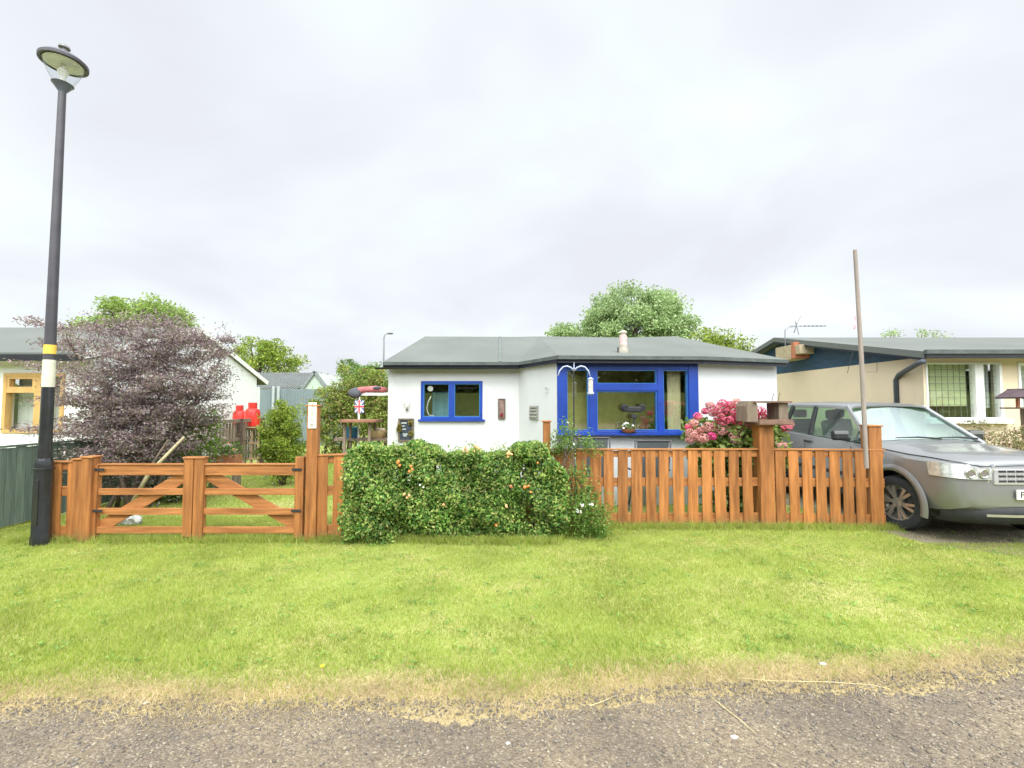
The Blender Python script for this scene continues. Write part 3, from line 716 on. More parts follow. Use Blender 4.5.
fence('picket_fence', 'orange picket bay between the bird table post and the silver car', A, B, 1.07, pk, [(UX(875.5, W_), .17, 1.40, .03)])

def gate(name, label, pxl, pxr, flip):
    A = xy(pxl, YL); B = xy(pxr, YL); W_ = Wall(A, B); n = W_.len
    t = thing(name, label, 'gate', (Vector((*A, 0))+Vector((*B, 0)))/2, 'pair of five bar garden gates')
    sw = .12
    s0, s1 = (0, sw) if flip else (n-sw, n)
    W_.box(MB(), s0, s1, .06 if not flip else .0, 1.03, -.04, .035).build('stile', FENCE, t, bevel=.006)
    W_.box(MB(), s0-.008, s1+.008, 1.031, 1.05, -.055, .05).build('stile_cap', RAILW, t, bevel=.004)
    o0, o1 = (n-sw*.9, n) if flip else (0, .05)
    W_.box(MB(), o0, o1, .04, 1.05 if flip else .95, -.04, .03).build('stile', FENCE, t, bevel=.006)
    a, b = min(s1, o1), max(s0, o0)
    for (zl, zh) in ((.10, .18), (.33, .41), (.575, .655), (.82, .945)):
        W_.box(MB(), a, b, zl, zh, -.025, .012).build('rail', RAILW, t, bevel=.004)
    W_.box(MB(), a, b, .946, .965, -.045, .03).build('top_cap', RAILW, t, bevel=.004)
    z_s, z_e = (.83, .20) if flip else (.16, .83)
    q0, q1 = W_.p(a, z_s, -.045), W_.p(b, z_e, -.045)
    MB().bar(q0, q1, .03, .15).build('brace', RAILW, t, bevel=.004)
    # strap hinge and latch
    c = n-.02 if flip else .02
    for zz in (.88, .37): W_.box(MB(), c-.12 if flip else c, c if flip else c+.12, zz, zz+.03, .036, .042).build('hinge', DARK, t)
    return t
gate('field_gate', 'left orange barred garden gate with its brace rising to the right', 98.5, 197, False)
gate('field_gate', 'right orange barred garden gate with its brace falling to the right', 198, 306, True)
# gate latch ring
W_ = Wall(xy(90, YL), xy(306, YL))
u, z = W_.uz(208, 472)
# house name tile on tall post
W_ = Wall(xy(306.5, YL), xy(352, 5.78))
a, zb = W_.uz(308, 428.5, .062); b, ztp = W_.uz(317, 402.5, .062)
t = thing('name_tile', 'cream vertical tile with small grey figures on the tall gate post', 'sign', W_.p((a+b)/2, zb, .062))
W_.box(MB(), a, b, zb, ztp, .062, .074).build('tile', mat('cream_tile', (.72, .68, .56), .35, .06), t, bevel=.003)
mk = MB(); mm = (a+b)/2
for k, (dz, wd) in enumerate(((.30, .02), (.27, .035), (.24, .018), (.19, .03), (.165, .022), (.11, .028), (.085, .018), (.045, .035), (.03, .03))):
    W_.box(mk, mm-wd/2+.006*math.sin(k*2.3), mm+wd/2+.006*math.sin(k*2.3), zb+dz, zb+dz+.010, .074, .0765)
mk.build('grey_figure', mat('faded_print', (.25, .26, .24), .8, .3), t)

# bird table on the fence post
W_ = Wall(xy(543, 6.34), xy(763, 6.38)); pc = W_.p(W_.len, 1.42, -.03)
bt = thing('bird_table', 'weathered brown bird table with a pointed box end on the tall fence post', 'bird table', pc)
def bp(px, py): q = at(px, py, pc.y-.02); return q
x0 = bp(752, 420).x; x1 = bp(785, 420).x; zt0 = bp(760, 425).z
BW = mat('bird_table_wood', (.20, .115, .085), .85, .35, 5, (1, 4, 6), bump=.3)
MB().box(x0, x1, pc.y-.2, pc.y+.2, 1.423, 1.455).build('tray', BW, bt, bevel=.004)
MB().box(x0, x1, pc.y-.215, pc.y-.2, 1.43, 1.50).build('tray_lip', BW, bt, bevel=.003)
MB().box(x0-.05, x1, pc.y-.2, pc.y+.2, 1.73, 1.755).build('roof', BW, bt, bevel=.004)
MB().box(x1-.16, x1-.03, pc.y-.15, pc.y+.15, 1.457, 1.729).build('side_box', OLDWOOD, bt, bevel=.004)
xa, xb = bp(741.5, 410).x, bp(752.5, 410).x
zb_, zm, zp = bp(747, 421.5).z, bp(747, 406).z, bp(747, 401).z
yb = pc.y-.16
MB().prism([(xa, yb, zb_), (xb, yb, zb_), (xb, yb, zm), (xb-.03, yb, zp), (xa+.03, yb, zp), (xa, yb, zm)], (0, .3, 0)).build('pointed_end', OLDWOOD, bt, bevel=.004)
for px in (772, 778):
    q = bp(px, 402); MB().tube([q+Vector((0, 0, 0)), q+Vector((.01, 0, .06)), q+Vector((.03, 0, .13))], .004, 5).build('twig', BARK, bt)

# leaning pole
q0, q1 = at(866.5, 468, 6.12), at(855, 250, 6.12)
t = thing('flag_pole', 'tall bare wooden pole leaning left, lashed to the last fence post', 'pole', q0)
MB().tube([q0, q0.lerp(q1, .5)+Vector((.01, 0, 0)), q1], [.028, .027, .024], 10).build('pole', mat('pale_grey_pole', (.30, .25, .22), .8, .2, 5, (4, 4, .5), bump=.2), t, smooth='auto')
f0 = at(856.5, 325, 6.11); m_ = MB()
m_.add([f0+Vector((dx, dy, dz)) for dx, dy, dz in ((.0, 0, .14), (-.03, .01, .09), (-.055, -.01, .02), (-.05, .0, -.05), (-.02, .015, -.06), (0, 0, -.02), (.0, 0.005, .05))], [(0, 1, 6), (1, 2, 6), (2, 3, 5), (3, 4, 5), (2, 5, 6)])
m_.build('cloth_scrap', mat('faded_pink', (.55, .38, .42), .9, .2), t)
m_ = MB()
for zz in (1.02, 1.3): m_.tube([(5.0+.0, 6.07, zz), (5.12, 6.05, zz), (5.12, 6.25, zz)], .008, 5)
# ================================================================= HEDGES, SHRUBS, FLOWERS
def shrub(name, label, cat, base, cen, rad, nc, per, cr_, leaf, m, seed, stems=5, flat=.9, shell=.3, group=None):
    t = thing(name, label, cat, base, group); P, cc = clumpcloud(cen, rad, nc, per, cr_, flat, shell, seed)
    P = P[P[:, 2] > .01]
    g = random.Random(seed); mb = MB(); base = Vector(base)
    for i in g.sample(range(len(cc)), min(stems*3, len(cc))):
        e = Vector(cc[i]); mb.tube([base+Vector((g.uniform(-.1, .1)*rad[0], g.uniform(-.1, .1), 0)), base.lerp(e, .5)+Vector((0, 0, .08)), e], [.02, .012, .004], 5)
    mb.build('stem', BARK, t, smooth=True); leaves('foliage', P, leaf, m, t); return t
HG = leafmat('hedge_leaves', [(.03, .09, .018), (.085, .20, .035), (.165, .31, .055), (.31, .42, .09), (.43, .41, .15)], .3, nscale=4, nvar=.45)
t = thing('hedge', 'dense clipped green hedge with orange berries in front of the fence', 'hedge', (-.95, 5.75, 0))
def hz(px, py, Y): return at(px, py, Y)
N = 52000
xa, xb = at(344, 480, 5.6).x, at(590, 480, 5.9).x
xb = at(566, 480, 5.9).x; X = rng.uniform(xa, xb, N); ytop = 1.13+.06*np.sin(X*3.1)+.04*np.sin(X*9)+.02*np.sin(X*23)
ytop = np.where(X > .45, ytop-.06-(X-.45)*1.3, ytop)
fr = rng.random(N); yf = 5.64+.07*(X-xa)/(xb-xa)*3+.05*np.sin(X*5+1)+.04*np.sin(X*13)
dep = .42
Yh = yf+dep*rng.random(N)**2.2; Zh = rng.random(N)**.85*ytop
topm = rng.random(N) < .28; Zh = np.where(topm, ytop-np.abs(rng.normal(size=N))*.07, Zh); Yh = np.where(topm, yf+dep*rng.random(N), Yh)
bul = .09*np.sin(Zh*3.0)+.05*np.sin(Zh*11+X*7)+.055*fbm(X*5, Zh*5, 77)+.03*fbm(X*16, Zh*16, 78)
Pm = np.stack([X+rng.normal(size=N)*.02, Yh-bul, np.maximum(Zh, .015)], 1)
cull = fbm(X*6, Zh*6, 5) > -.75+.0*X; Pm = Pm[cull | topm]
out = np.tile(np.array([[0, -.8, .3]]), (len(Pm), 1))
leaves('foliage', Pm, .046, HG, t, asp=.5, out=out*.6)
# spray shoots on top
sh = np.concatenate([np.stack([x+rng.normal(size=14)*.018, 5.7+rng.normal(size=14)*.05+rng.uniform(-.15, .2), np.linspace(1.08, 1.08+rng.uniform(.06, .17), 14)], 1) for x in rng.uniform(xa, .4, 60)])
leaves('shoots', sh, .035, leafmat('new_shoots', [(.2, .32, .05), (.3, .36, .1)], .4), t)
mb = MB()
for x in np.linspace(xa+.15, xb-.2, 12):
    mb.tube([(x, 6.0, 0), (x+random.uniform(-.1, .1), 5.98, .5), (x+random.uniform(-.2, .2), 5.95, .9)], [.02, .014, .006], 5)
mb.build('stem', BARK, t, smooth=True)
ORB = mat('orange_berry', (.75, .26, .07), .5, .25, 30); PEA = mat('peach_flower', (.8, .42, .2), .7, .2, 20)
for (px, py, n_, m_) in ((399, 463, 4, ORB), (410, 467, 3, ORB), (407, 495, 4, PEA), (422, 486, 2, WHITEP), (421, 480, 1, WHITEP), (508, 454, 6, PEA), (477, 448, 5, PEA), (465, 450, 3, PEA), (529, 488, 4, ORB), (511, 487, 2, TERRA),
                         (506, 508, 2, PEA), (496, 523, 2, ORB), (447, 503, 1, PEA), (541, 463, 1, ORB), (463, 490, 2, TERRA)):
    mb = MB(); base_ = at(px, py, 5.60+.12*(px-340)/250*1.3)
    for k in range(n_): mb.blob(base_+Vector((random.gauss(0, .022), random.gauss(0, .012)-.02, random.gauss(0, .025))), random.uniform(.015, .027), sub=1)
    mb.build('berry_cluster', m_, t, smooth=True)
# rose climbing on the fence
CL = leafmat('climber_leaves', [(.08, .17, .03), (.14, .26, .04), (.27, .36, .1)], .35, nscale=6)
t = thing('climbing_rose', 'leafy climber with small white roses scrambling over the fence post', 'plant', (at(580, 530, 6.0).x, 6.1, 0))
c1 = at(572, 445, 6.2); c2 = at(575, 495, 5.95); c3 = at(590, 520, 5.8)
Pc = np.concatenate([clumpcloud(c1, (.34, .14, .20), 20, 70, .10, 1, .2, 3)[0], clumpcloud(c2, (.28, .14, .45), 26, 80, .12, 1, .2, 4)[0], clumpcloud(c3, (.26, .16, .3), 26, 80, .13, 1, .2, 6)[0], clumpcloud(at(600, 532, 5.9), (.16, .12, .08), 7, 50, .08, 1, .2, 8)[0], clumpcloud(at(566, 427, 6.2), (.2, .1, .1), 7, 24, .06, 1, .2, 9)[0]])
leaves('foliage', Pc[Pc[:, 2] > .01], .038, CL, t)
mb = MB()
for k in range(9):
    x = c2.x+random.uniform(-.25, .25); mb.tube([(x, 6.1, 0), (x+random.uniform(-.1, .1), 6.0, .6), (c1.x+random.uniform(-.25, .25), 6.15, random.uniform(1, 1.4))], [.012, .009, .003], 5)
mb.build('stem', BARK, t, smooth=True)
def rosehead(p, r, m_, parent, nm='flower'):
    mb = MB()
    for k in range(7): mb.blob(Vector(p)+Vector((random.gauss(0, r*.4), random.gauss(0, r*.3), random.gauss(0, r*.35))), r*.45, (1, 1, .6), .2, 1)
    return mb.build(nm, m_, parent, smooth=True)
for px, py in ((583, 505), (579, 512), (592, 504), (568, 423), (574, 444)): rosehead(at(px, py, 5.68 if py > 480 else 6.0), .035 if py > 480 else .018, WHITEP, t)
# hydrangea
HY = leafmat('hydrangea_leaves', [(.16, .27, .05), (.26, .36, .08), (.36, .42, .14), (.10, .19, .04)], .35, nscale=4)
hb = at(735, 430, 7.0)
t = thing('hydrangea', 'hydrangea bush full of pink flower heads behind the picket fence', 'shrub', (hb.x, 7.0, 0))
P, cc = clumpcloud((hb.x, 7.0, 1.08), (.72, .42, .6), 60, 150, .14, .9, .3, 12); P = P[P[:, 2] > .05]
P2, _ = clumpcloud((hb.x, 7.0, .5), (.6, .35, .5), 30, 90, .16, .9, .3, 13); P2 = P2[P2[:, 2] > .03]
leaves('foliage', np.concatenate([P, P2]), .085, HY, t, asp=.6)
mb = MB()
for i in range(14):
    e = Vector(cc[i*3]); mb.tube([(hb.x+random.uniform(-.15, .15), 7.0, 0), e.lerp(Vector((hb.x, 7, .3)), .5), e], [.016, .012, .006], 5)
mb.build('stem', BARK, t, smooth=True)
PK = [leafmat('pink_petals', [(.80, .10, .22), (.82, .24, .34), (.66, .06, .16)], .3), leafmat('faded_pink_petals', [(.72, .32, .30), (.75, .42, .36), (.62, .25, .26)], .3), leafmat('bright_pink_petals', [(.88, .06, .28), (.85, .12, .35)], .3)]
heads = [(709, 405), (716, 409), (722, 403), (731, 405), (736, 402), (741, 406), (727, 411), (735, 413), (712, 413), (719, 417), (706, 411), (697, 416), (694, 423), (692, 433), (688, 427), (701, 430), (708, 427), (714, 425), (704, 438), (712, 436), (721, 431), (724, 421), (730, 419), (738, 422), (741, 417), (729, 430), (735, 436), (698, 438), (739, 431), (745, 411), (759, 411), (761, 416), (757, 440), (736, 441), (690, 440), (786, 427), (789, 424), (776, 446), (770, 449), (783, 445), (748, 425)]
for i, (px, py) in enumerate(heads):
    c = at(px+random.uniform(-1, 1), py, 6.62+.25*random.random()); r = random.uniform(.055, .085)
    d_ = unit(rng.normal(size=(150, 3))); Pp = np.array(c)+d_*r*np.array([1, 1, .8])
    leaves('flower_head', Pp, .028, PK[2] if (px, py) == (712, 436) else PK[int(py > 428 or i % 4 == 0)], t, asp=.9, out=d_*1.5)

# purple-leaved tree
PU = leafmat('purple_leaves', [(.15, .095, .12), (.27, .185, .205), (.38, .28, .29), (.22, .22, .13), (.46, .38, .36)], .25, nscale=2.2, nvar=.35)
tb = at(140, 400, 7.6); tb.z = 0
t = thing('purple_tree', 'dull purple leaved small tree with many stems behind the left gate', 'tree', tb)
g = random.Random(5); mb = MB(); Ps = []
tw = MB()
for k in range(11):
    a = g.uniform(0, 6.28); r0 = g.uniform(.1, .4); s0 = tb+Vector((r0*math.cos(a)*1.2, r0*math.sin(a), 0))
    e = tb+Vector((g.uniform(-1.05, 1.0), g.uniform(-.8, .8), g.uniform(2.0, 2.9)))
    pth = [s0, s0.lerp(e, .35)+Vector((0, 0, .15)), s0.lerp(e, .7)+Vector((g.uniform(-.1, .1), 0, .1)), e]
    mb.tube(pth, [.034, .024, .013, .004], 7)
    for j in range(10):
        f = g.uniform(.22, 1.0); q = f*3; i = min(int(q), 2); p = pth[i].lerp(pth[i+1], q-i)
        dirv = Vector((g.uniform(-1, 1), g.uniform(-1, 1), g.uniform(-.05, .45))).normalized(); ln = g.uniform(.4, .85)*(1.15-.4*f)
        e2 = p+dirv*ln; mid = p.lerp(e2, .5)+Vector((0, 0, .06)); tw.tube([p, mid, e2], [.012, .008, .003], 5)
        for n_ in range(4):
            f2 = g.uniform(.3, 1); pp = p.lerp(e2, f2)+Vector((0, 0, .05*math.sin(f2*3))); d3 = (dirv+Vector((g.uniform(-.9, .9), g.uniform(-.9, .9), g.uniform(-.15, .35)))).normalized()
            l3 = g.uniform(.15, .38); e3 = pp+d3*l3; tw.tube([pp, e3], [.005, .002], 4)
            m_ = 78; tt = rng.random((m_, 1))*1.25; base_ = np.array(pp)+tt*np.array(e3-pp)
            Ps.append(base_+rng.normal(size=(m_, 3))*np.array([.07, .07, .028]))
Ps = np.concatenate(Ps)
Ps = Ps[rng.random(len(Ps)) < .8]
Pq, _c = clumpcloud(np.array(at(140, 398, 7.6)), (1.42, .9, 1.14), 135, 100, .2, .38, .25, 61)
Pr, _c = clumpcloud(np.array(at(150, 440, 7.5)), (1.0, .7, .7), 45, 100, .2, .4, .2, 62)
Pt, _c = clumpcloud(np.array(at(150, 345, 7.6)), (1.15, .7, .42), 60, 90, .2, .38, .2, 63)
Ps = np.concatenate([Ps, Pq, Pr, Pt])
mb.build('trunk', BARKP, t, smooth=True); tw.build('branches', BARKP, t, smooth=True)
# outlying side clumps follow the crown's uneven outline
for (px, py, rr) in ((55, 345, .16), (35, 322, .12), (70, 368, .2), (215, 350, .16), (205, 385, .25), (190, 345, .25), (120, 325, .3), (160, 322, .3), (95, 400, .25), (75, 430, .18), (215, 372, .2), (180, 410, .3), (95, 330, .2), (60, 328, .12), (228, 340, .08)):
    c = np.array(at(px, py, 7.6)); Ps = np.concatenate([Ps, c+np.clip(rng.normal(size=(int(2300*rr), 3)), -1.6, 1.6)*np.array([rr*.85, rr, rr*.35])])
leaves('crown', Ps, .052, PU, t, asp=.34, up=.5)
leaves('understory', np.array(at(140, 470, 7.5))+rng.normal(size=(3600, 3))*np.array([.75, .35, .22]), .05, leafmat('dull_leaves', [(.10, .09, .08), (.16, .13, .12), (.09, .11, .05)], .25), t, asp=.4)
q0, q1 = at(150, 472, 7.0), at(184, 437, 7.0)
tag(MB().tube([q0-Vector((.3, 0, .55)), q0, q1], [.03, .026, .018], 7).build('cut_branch', mat('bare_branch', (.48, .40, .24), .8, .2, 8), smooth=True), 'pale bare cut branch leaning in front of the purple tree', 'branch')
q0, q1 = at(148, 470, 7.2), at(168, 440, 7.2)
tag(MB().tube([q0-Vector((.2, 0, .5)), q0, q1], [.02, .018, .012], 7).build('cut_branch', OLDWOOD, smooth=True), 'thin grey bare branch just behind the pale one', 'branch')

YG = leafmat('yellow_green_leaves', [(.17, .28, .03), (.27, .36, .045), (.36, .40, .07), (.10, .2, .03)], .35, nscale=3)
MG = leafmat('mid_green_leaves', [(.10, .19, .04), (.16, .27, .06), (.22, .32, .09)], .35, nscale=.8, nvar=.35)
PG = leafmat('pale_green_leaves', [(.22, .34, .13), (.33, .44, .19), (.42, .50, .25)], .35, nscale=.7, nvar=.25)
DG = leafmat('dark_green_leaves', [(.05, .10, .025), (.09, .17, .035), (.16, .24, .05)], .3, nscale=2)
c = at(283, 435, 9.6)
shrub('garden_shrub', 'rounded yellow green shrub beside the red gas bottles', 'shrub', (c.x, 9.6, 0), (c.x, 9.6, .95), (.42, .4, .82), 90, 190, .15, .055, YG, 21)
c = at(192, 430, 8.3)
shrub('garden_shrub', 'bright green shrub growing out from under the purple tree', 'shrub', (c.x, 8.3, 0), (c.x, 8.3, 1.0), (.45, .4, .75), 75, 150, .15, .05, leafmat('lime_leaves', [(.13, .24, .03), (.22, .36, .05), (.3, .42, .09)], .35, nscale=3), 22)
c = at(175, 480, 8.0)
shrub('garden_shrub', 'low dark green plant at the foot of the purple tree', 'shrub', (c.x, 8.0, 0), (c.x, 8.0, .35), (.5, .3, .32), 25, 80, .12, .06, DG, 23)
# background hedge left of house
t = thing('boundary_hedge', 'tall mixed hedge across the back of the garden left of the bungalow', 'hedge', (-4.3, 13.5, 0))
Pb = []
for (px, py, rx_, rz_, n_) in ((330, 408, .75, .9, 40), (352, 398, .8, 1.0, 40), (378, 402, .7, 1.0, 40), (340, 430, .9, .8, 40), (372, 425, .8, .9, 40)):
    cc_ = at(px, py, 13.5); Pb.append(clumpcloud(cc_, (rx_, .5, rz_), n_, 110, .2, .8, .3, px)[0])
Pb = np.concatenate(Pb); leaves('foliage', Pb[Pb[:, 2] > 0], .08, leafmat('mixed_hedge', [(.14, .23, .04), (.24, .34, .06), (.34, .38, .09), (.30, .17, .09)], .3, nscale=2.5), t)
mb = MB()
for k in range(12): x = -5.6+k*.22; mb.tube([(x, 13.5, 0), (x+.1, 13.5, 1.0), (x, 13.5, 2.0)], [.04, .03, .01], 5)
mb.build('stem', BARK, t, smooth=True)

# trees behind
def T(px, py, Y): p = at(px, py, Y); return p
c = T(636, 322, 23)
tree('background_tree', 'big rounded pale green tree rising behind the bungalow roof', (c.x, 23, 0), (c.x, 23, 5.5), (2.75, 2.4, 2.3), 240, 190, .5, .15, PG, .25, group='trees beyond the houses', seed=31, extra=[((T(572, 330, 23).x, 23, 4.9), (.95, 1.2, 1.1), 34)])
c = T(712, 340, 19)
tree('background_tree', 'low yellow green tree showing over the right of the bungalow roof', (c.x, 19, 0), (c.x, 19, 3.6), (1.6, 1.4, 1.25), 70, 120, .36, .12, YG, .16, group='trees beyond the houses', seed=32)
c = T(903, 332, 22)
tree('background_tree', 'sparse tree top showing over the roof of the cream bungalow', (c.x, 22, 0), (c.x, 22, 4.4), (2.0, 1.4, 1.15), 34, 34, .28, .10, PG, .14, group='trees beyond the houses', seed=33, shell=.7, limbs=34)
c = T(258, 357, 28)
tree('background_tree', 'rounded olive green tree behind the pale metal roofed building', (c.x, 28, 0), (c.x, 28, 3.9), (2.5, 2.2, 2.1), 120, 120, .5, .16, YG, .22, group='trees beyond the houses', seed=34)
c = T(140, 325, 18)
tree('background_tree', 'feathery lime green tree rising behind the purple tree', (c.x, 18, 0), (c.x, 18, 4.3), (2.15, 1.6, 1.75), 170, 160, .36, .13, leafmat('lime_far', [(.2, .32, .06), (.30, .40, .10), (.36, .44, .15)], .4), .2, group='trees beyond the houses', seed=35)
c = T(372, 382, 27)
tree('background_tree', 'bushy green tree next to the left corner of the bungalow roof', (c.x, 27, 0), (c.x, 27, 2.6), (1.9, 1.6, 1.6), 90, 110, .4, .15, MG, .18, group='trees beyond the houses', seed=36)
c = T(350, 368, 30)
tree('background_tree', 'thin small crowned tree left of the bungalow, poking above the others', (c.x, 30, 0), (c.x, 30, 4.1), (.75, .7, .8), 30, 60, .25, .12, MG, .09, group='trees beyond the houses', seed=37)
N = 16000; Xh = rng.uniform(-70, 70, N); Pz = np.stack([Xh, 55+rng.normal(size=N), rng.random(N)*(3.2+.8*np.sin(Xh*.3)+.5*np.sin(Xh*.9))], 1)
tag(leaves('distant_hedge', Pz, .7, MG, asp=.7), 'far off line of hedges along the horizon', 'hedge', kind='stuff')

# ================================================================= LEFT NEIGHBOUR
lb = thing('neighbour_bungalow', 'white bungalow with yellow timber window behind the lamp post', 'house', (-11, 11, 0))
A, B = (-15.5, 9.0), (-8.4, 9.0); WN = Wall(A, B)
ua, zh = WN.uz(5, 373); ub, zl = WN.uz(63, 433)
mb = MB(); WN.openings(mb, 0, 2.62, [(ua, ub, zl, zh)])
Wall(B, (-8.4, 15.0)).box(mb, .203, 5.79, 0, 2.617, -.203, -.003); Wall((-8.4, 15), (-15.5, 15)).box(mb, 0, 7.1, 0, 2.3, -.2, 0); Wall((-15.5, 15), A).box(mb, .203, 5.79, 0, 2.3, -.203, -.003)
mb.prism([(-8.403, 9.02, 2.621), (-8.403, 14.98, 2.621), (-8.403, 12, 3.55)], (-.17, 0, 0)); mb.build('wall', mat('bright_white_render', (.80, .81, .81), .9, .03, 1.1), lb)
V = [(-15.8, 8.7, 2.72), (-8.33, 8.7, 2.72), (-8.33, 12, 3.78), (-15.8, 12, 3.78), (-15.8, 15.3, 2.5), (-8.33, 15.3, 2.5)]
V += [(x, y, z-.12) for x, y, z in V]
MB().add(V, [(0, 1, 2, 3), (3, 2, 5, 4), (6, 9, 8, 7), (9, 10, 11, 8), (0, 6, 7, 1), (4, 5, 11, 10), (1, 7, 8, 2), (2, 8, 11, 5), (0, 3, 9, 6), (3, 4, 10, 9)]).build('roof', ROOF, lb)
MB().box(-15.8, -8.33, 8.66, 8.70, 2.55, 2.68).build('fascia', BLACK, lb)
mb = MB(); mb.bar((-8.31, 8.7, 2.66), (-8.31, 12, 3.72), .02, .13); mb.bar((-8.31, 12, 3.72), (-8.31, 15.3, 2.44), .02, .13)
mb.build('barge_board', WHITEP, lb)
wf = MB(); WN.frame(wf, ua, ub, zl, zh, .07, -.1, .03)
for px in (37, 45): pass
u1_ = WN.uz(37, 400)[0]; u2_ = WN.uz(45, 400)[0]; WN.box(wf, u1_-.04, u2_-.04, zl+.07, zh-.07, -.1, .025)
wf = wf.build('window_frame', TIMBERY, lb, bevel=.004)
zt_ = WN.uz(20, 391)[1]
WN.box(MB(), ua+.07, u1_-.04, zt_-.035, zt_+.035, -.09, .027).build('transom', TIMBERY, wf)
WN.frame(MB(), ua+.07, u1_-.04, zt_+.035, zh-.07, .05, -.08, .02).build('top_light', TIMBERY, wf)
WN.sheet(MB(), ua, ub, zl+.0, zh, -.054).build('pane', GLASS, wf)
mb = MB(); WN.box(mb, ua, (ua+u1_)/2, zl, zh, -.3, -.27); WN.box(mb, (ua+u1_)/2+.03, ub, zl, zh, -.34, -.31); mb.build('net_curtain', NETC, lb)
# side boundary fence (grey-green boards)
bfz = 1.11
t = thing('board_fence', 'grey green vertical board fence running back from the lamp post', 'fence', (-7.0, 7, 0))
WF = Wall((-7.0, 4.6), (-7.0, 10.2)); mb = MB(); u = 0
WFr = WF
while u < WF.len:
    w_ = random.uniform(.11, .13)
    mb.box(-7.02-.0, -6.995+random.uniform(0, .006), 4.6+u, 4.6+u+w_-.006, 0.02, bfz-random.uniform(0, .01)); u += w_
mb.build('board_panel', GREYWOOD, t, bevel=.003)
MB().box(-7.04, -6.98, 4.6, 10.2, bfz+.001, bfz+.03).build('top_cap', GREYWOOD, t)
mb = MB()
for zz in (.25, .85): mb.box(-7.06, -7.022, 4.6, 10.2, zz, zz+.07)
mb.build('rail', GREYWOOD, t)
t = thing('slatted_fence', 'weathered grey slatted fence in front of the red gas bottles', 'fence', (-6.75, 11, 0))
mb = MB()
for k in range(17):
    y = 10.25+k*.115; mb.box(-6.80, -6.775, y, y+.065, .3, 1.26)
mb.build('slat_panel', OLDWOOD, t, bevel=.003)
for zz in (.45, .82, 1.27): MB().box(-6.77, -6.72, 10.2, 12.2, zz, zz+.08).build('rail', OLDWOOD, t)
for y in (10.2, 11.2, 12.2): MB().box(-6.80, -6.70, y-.05, y+.05, 0, 1.36).build('post', mat('dark_post', (.10, .06, .05), .8, .3), t)
q = at(252, 440, 11.6)
t = thing('trellis_stand', 'brown wooden trellis stand below the front red gas bottle', 'trellis', (q.x, 11.6, 0))
TW = mat('stand_wood', (.34, .23, .13), .8, .25, 5)
for dx in (-.17, .0, .17): MB().box(q.x+dx-.02, q.x+dx+.02, 11.58, 11.62, 0, 1.10).build('upright', TW, t)
for zz in (.3, .7, 1.06): MB().box(q.x-.2, q.x+.2, 11.56, 11.579, zz, zz+.05).build('crossbar', TW, t)
MB().box(q.x-.24, q.x+.24, 11.5, 12.3, 1.112, 1.14).build('shelf', TW, t)
def gas(px, Y, zb, label, s=1):
    q = at(px, 415, Y); t = thing('gas_bottle', label, 'gas bottle', (q.x, Y, zb), 'red gas bottles by the white gable'); b0 = BASE[t]
    MB().lathe([(.13*s, 0), (.165*s, .02), (.175*s, .08), (.175*s, .36), (.15*s, .44), (.09*s, .48), (.06*s, .50)], 20, b0).build('cylinder', RED, t, smooth='auto')
    MB().lathe([(.10*s, .48), (.10*s, .62), (.085*s, .62), (.085*s, .49)], 16, b0, cap=False).build('collar', RED, t, smooth='auto')
    MB().lathe([(.02, .49), (.02, .57)], 8, b0).build('valve', DARK, t)
    return t
gas(252.5, 11.8, 1.142, 'front red gas bottle, the larger and nearer of the two', 1.05)
t2 = gas(239.5, 13.2, 1.07, 'further red gas bottle against the white gable wall', 1)
MB().box(-8.3, -7.9, 12.95, 13.45, 0, 1.068).build('brick_pier', BRICKG, None)
tag(bpy.data.objects['brick_pier'], 'low pale brick pier carrying the further gas bottle', 'pier')
# flower trough
q = at(226, 455, 8.9)
t = thing('flower_trough', 'wooden trough of pink and white flowers by the slatted fence', 'planter', (q.x, 8.9, .5))
MB().box(q.x-.26, q.x+.26, 8.78, 9.02, .52, .72).build('box', TERRA, t, bevel=.01)
for dx in (-.22, .22): MB().box(q.x+dx-.03, q.x+dx+.03, 8.8, 9.0, 0, .519).build('leg', OLDWOOD, t)
leaves('leaves', np.array([q.x, 8.9, .82])+rng.normal(size=(700, 3))*np.array([.18, .1, .08]), .05, CL, t)
for k in range(14): rosehead(Vector((q.x+random.uniform(-.28, .28), 8.78+random.uniform(-.05, .1), .8+random.uniform(0, .17))), .035, (WHITEP, PINKC, PEA)[k % 3], t)
# stones, pot, by the tree foot
for px, py, s, lb_ in ((114, 522, .06, 'smallest white stone at the left end of the row behind the gate'), (121, 519, .08, 'rough white stone in the middle of the row behind the gate'), (129, 514, .085, 'largest white stone at the right end of the row behind the gate')):
    q = ground(px, 527); tag(MB().blob((q.x, q.y+.1, s*.7), s, (1.1, .8, .9), .2).build('rockery_stone', STONE), lb_, 'stone', 'white rockery stones')
q = ground(148, 500)
t = thing('red_pot', 'dark red glazed pot with pink flowers behind the left gate', 'plant pot', q)
MB().lathe([(.10, 0), (.16, .12), (.17, .28), (.15, .30), (.14, .24)], 16, q).build('pot', REDW, t, smooth='auto')
leaves('leaves', np.array(q)+np.array([0, 0, .36])+rng.normal(size=(260, 3))*np.array([.09, .08, .06]), .05, CL, t)
for k in range(6): rosehead(Vector(q)+Vector((random.uniform(-.12, .12), -.06, .36+random.uniform(0, .12))), .03, PINKF, t)
q = ground(141, 500)
t = thing('white_post', 'short white marker post next to the red pot', 'post', q)
MB().box(q.x-.03, q.x+.03, q.y-.03, q.y+.03, 0, .48).build('shaft', WHITEP, t, bevel=.008); MB().lathe([(.045, .481), (.045, .5), (.01, .54)], 12, q).build('cap', WHITEP, t, smooth='auto')

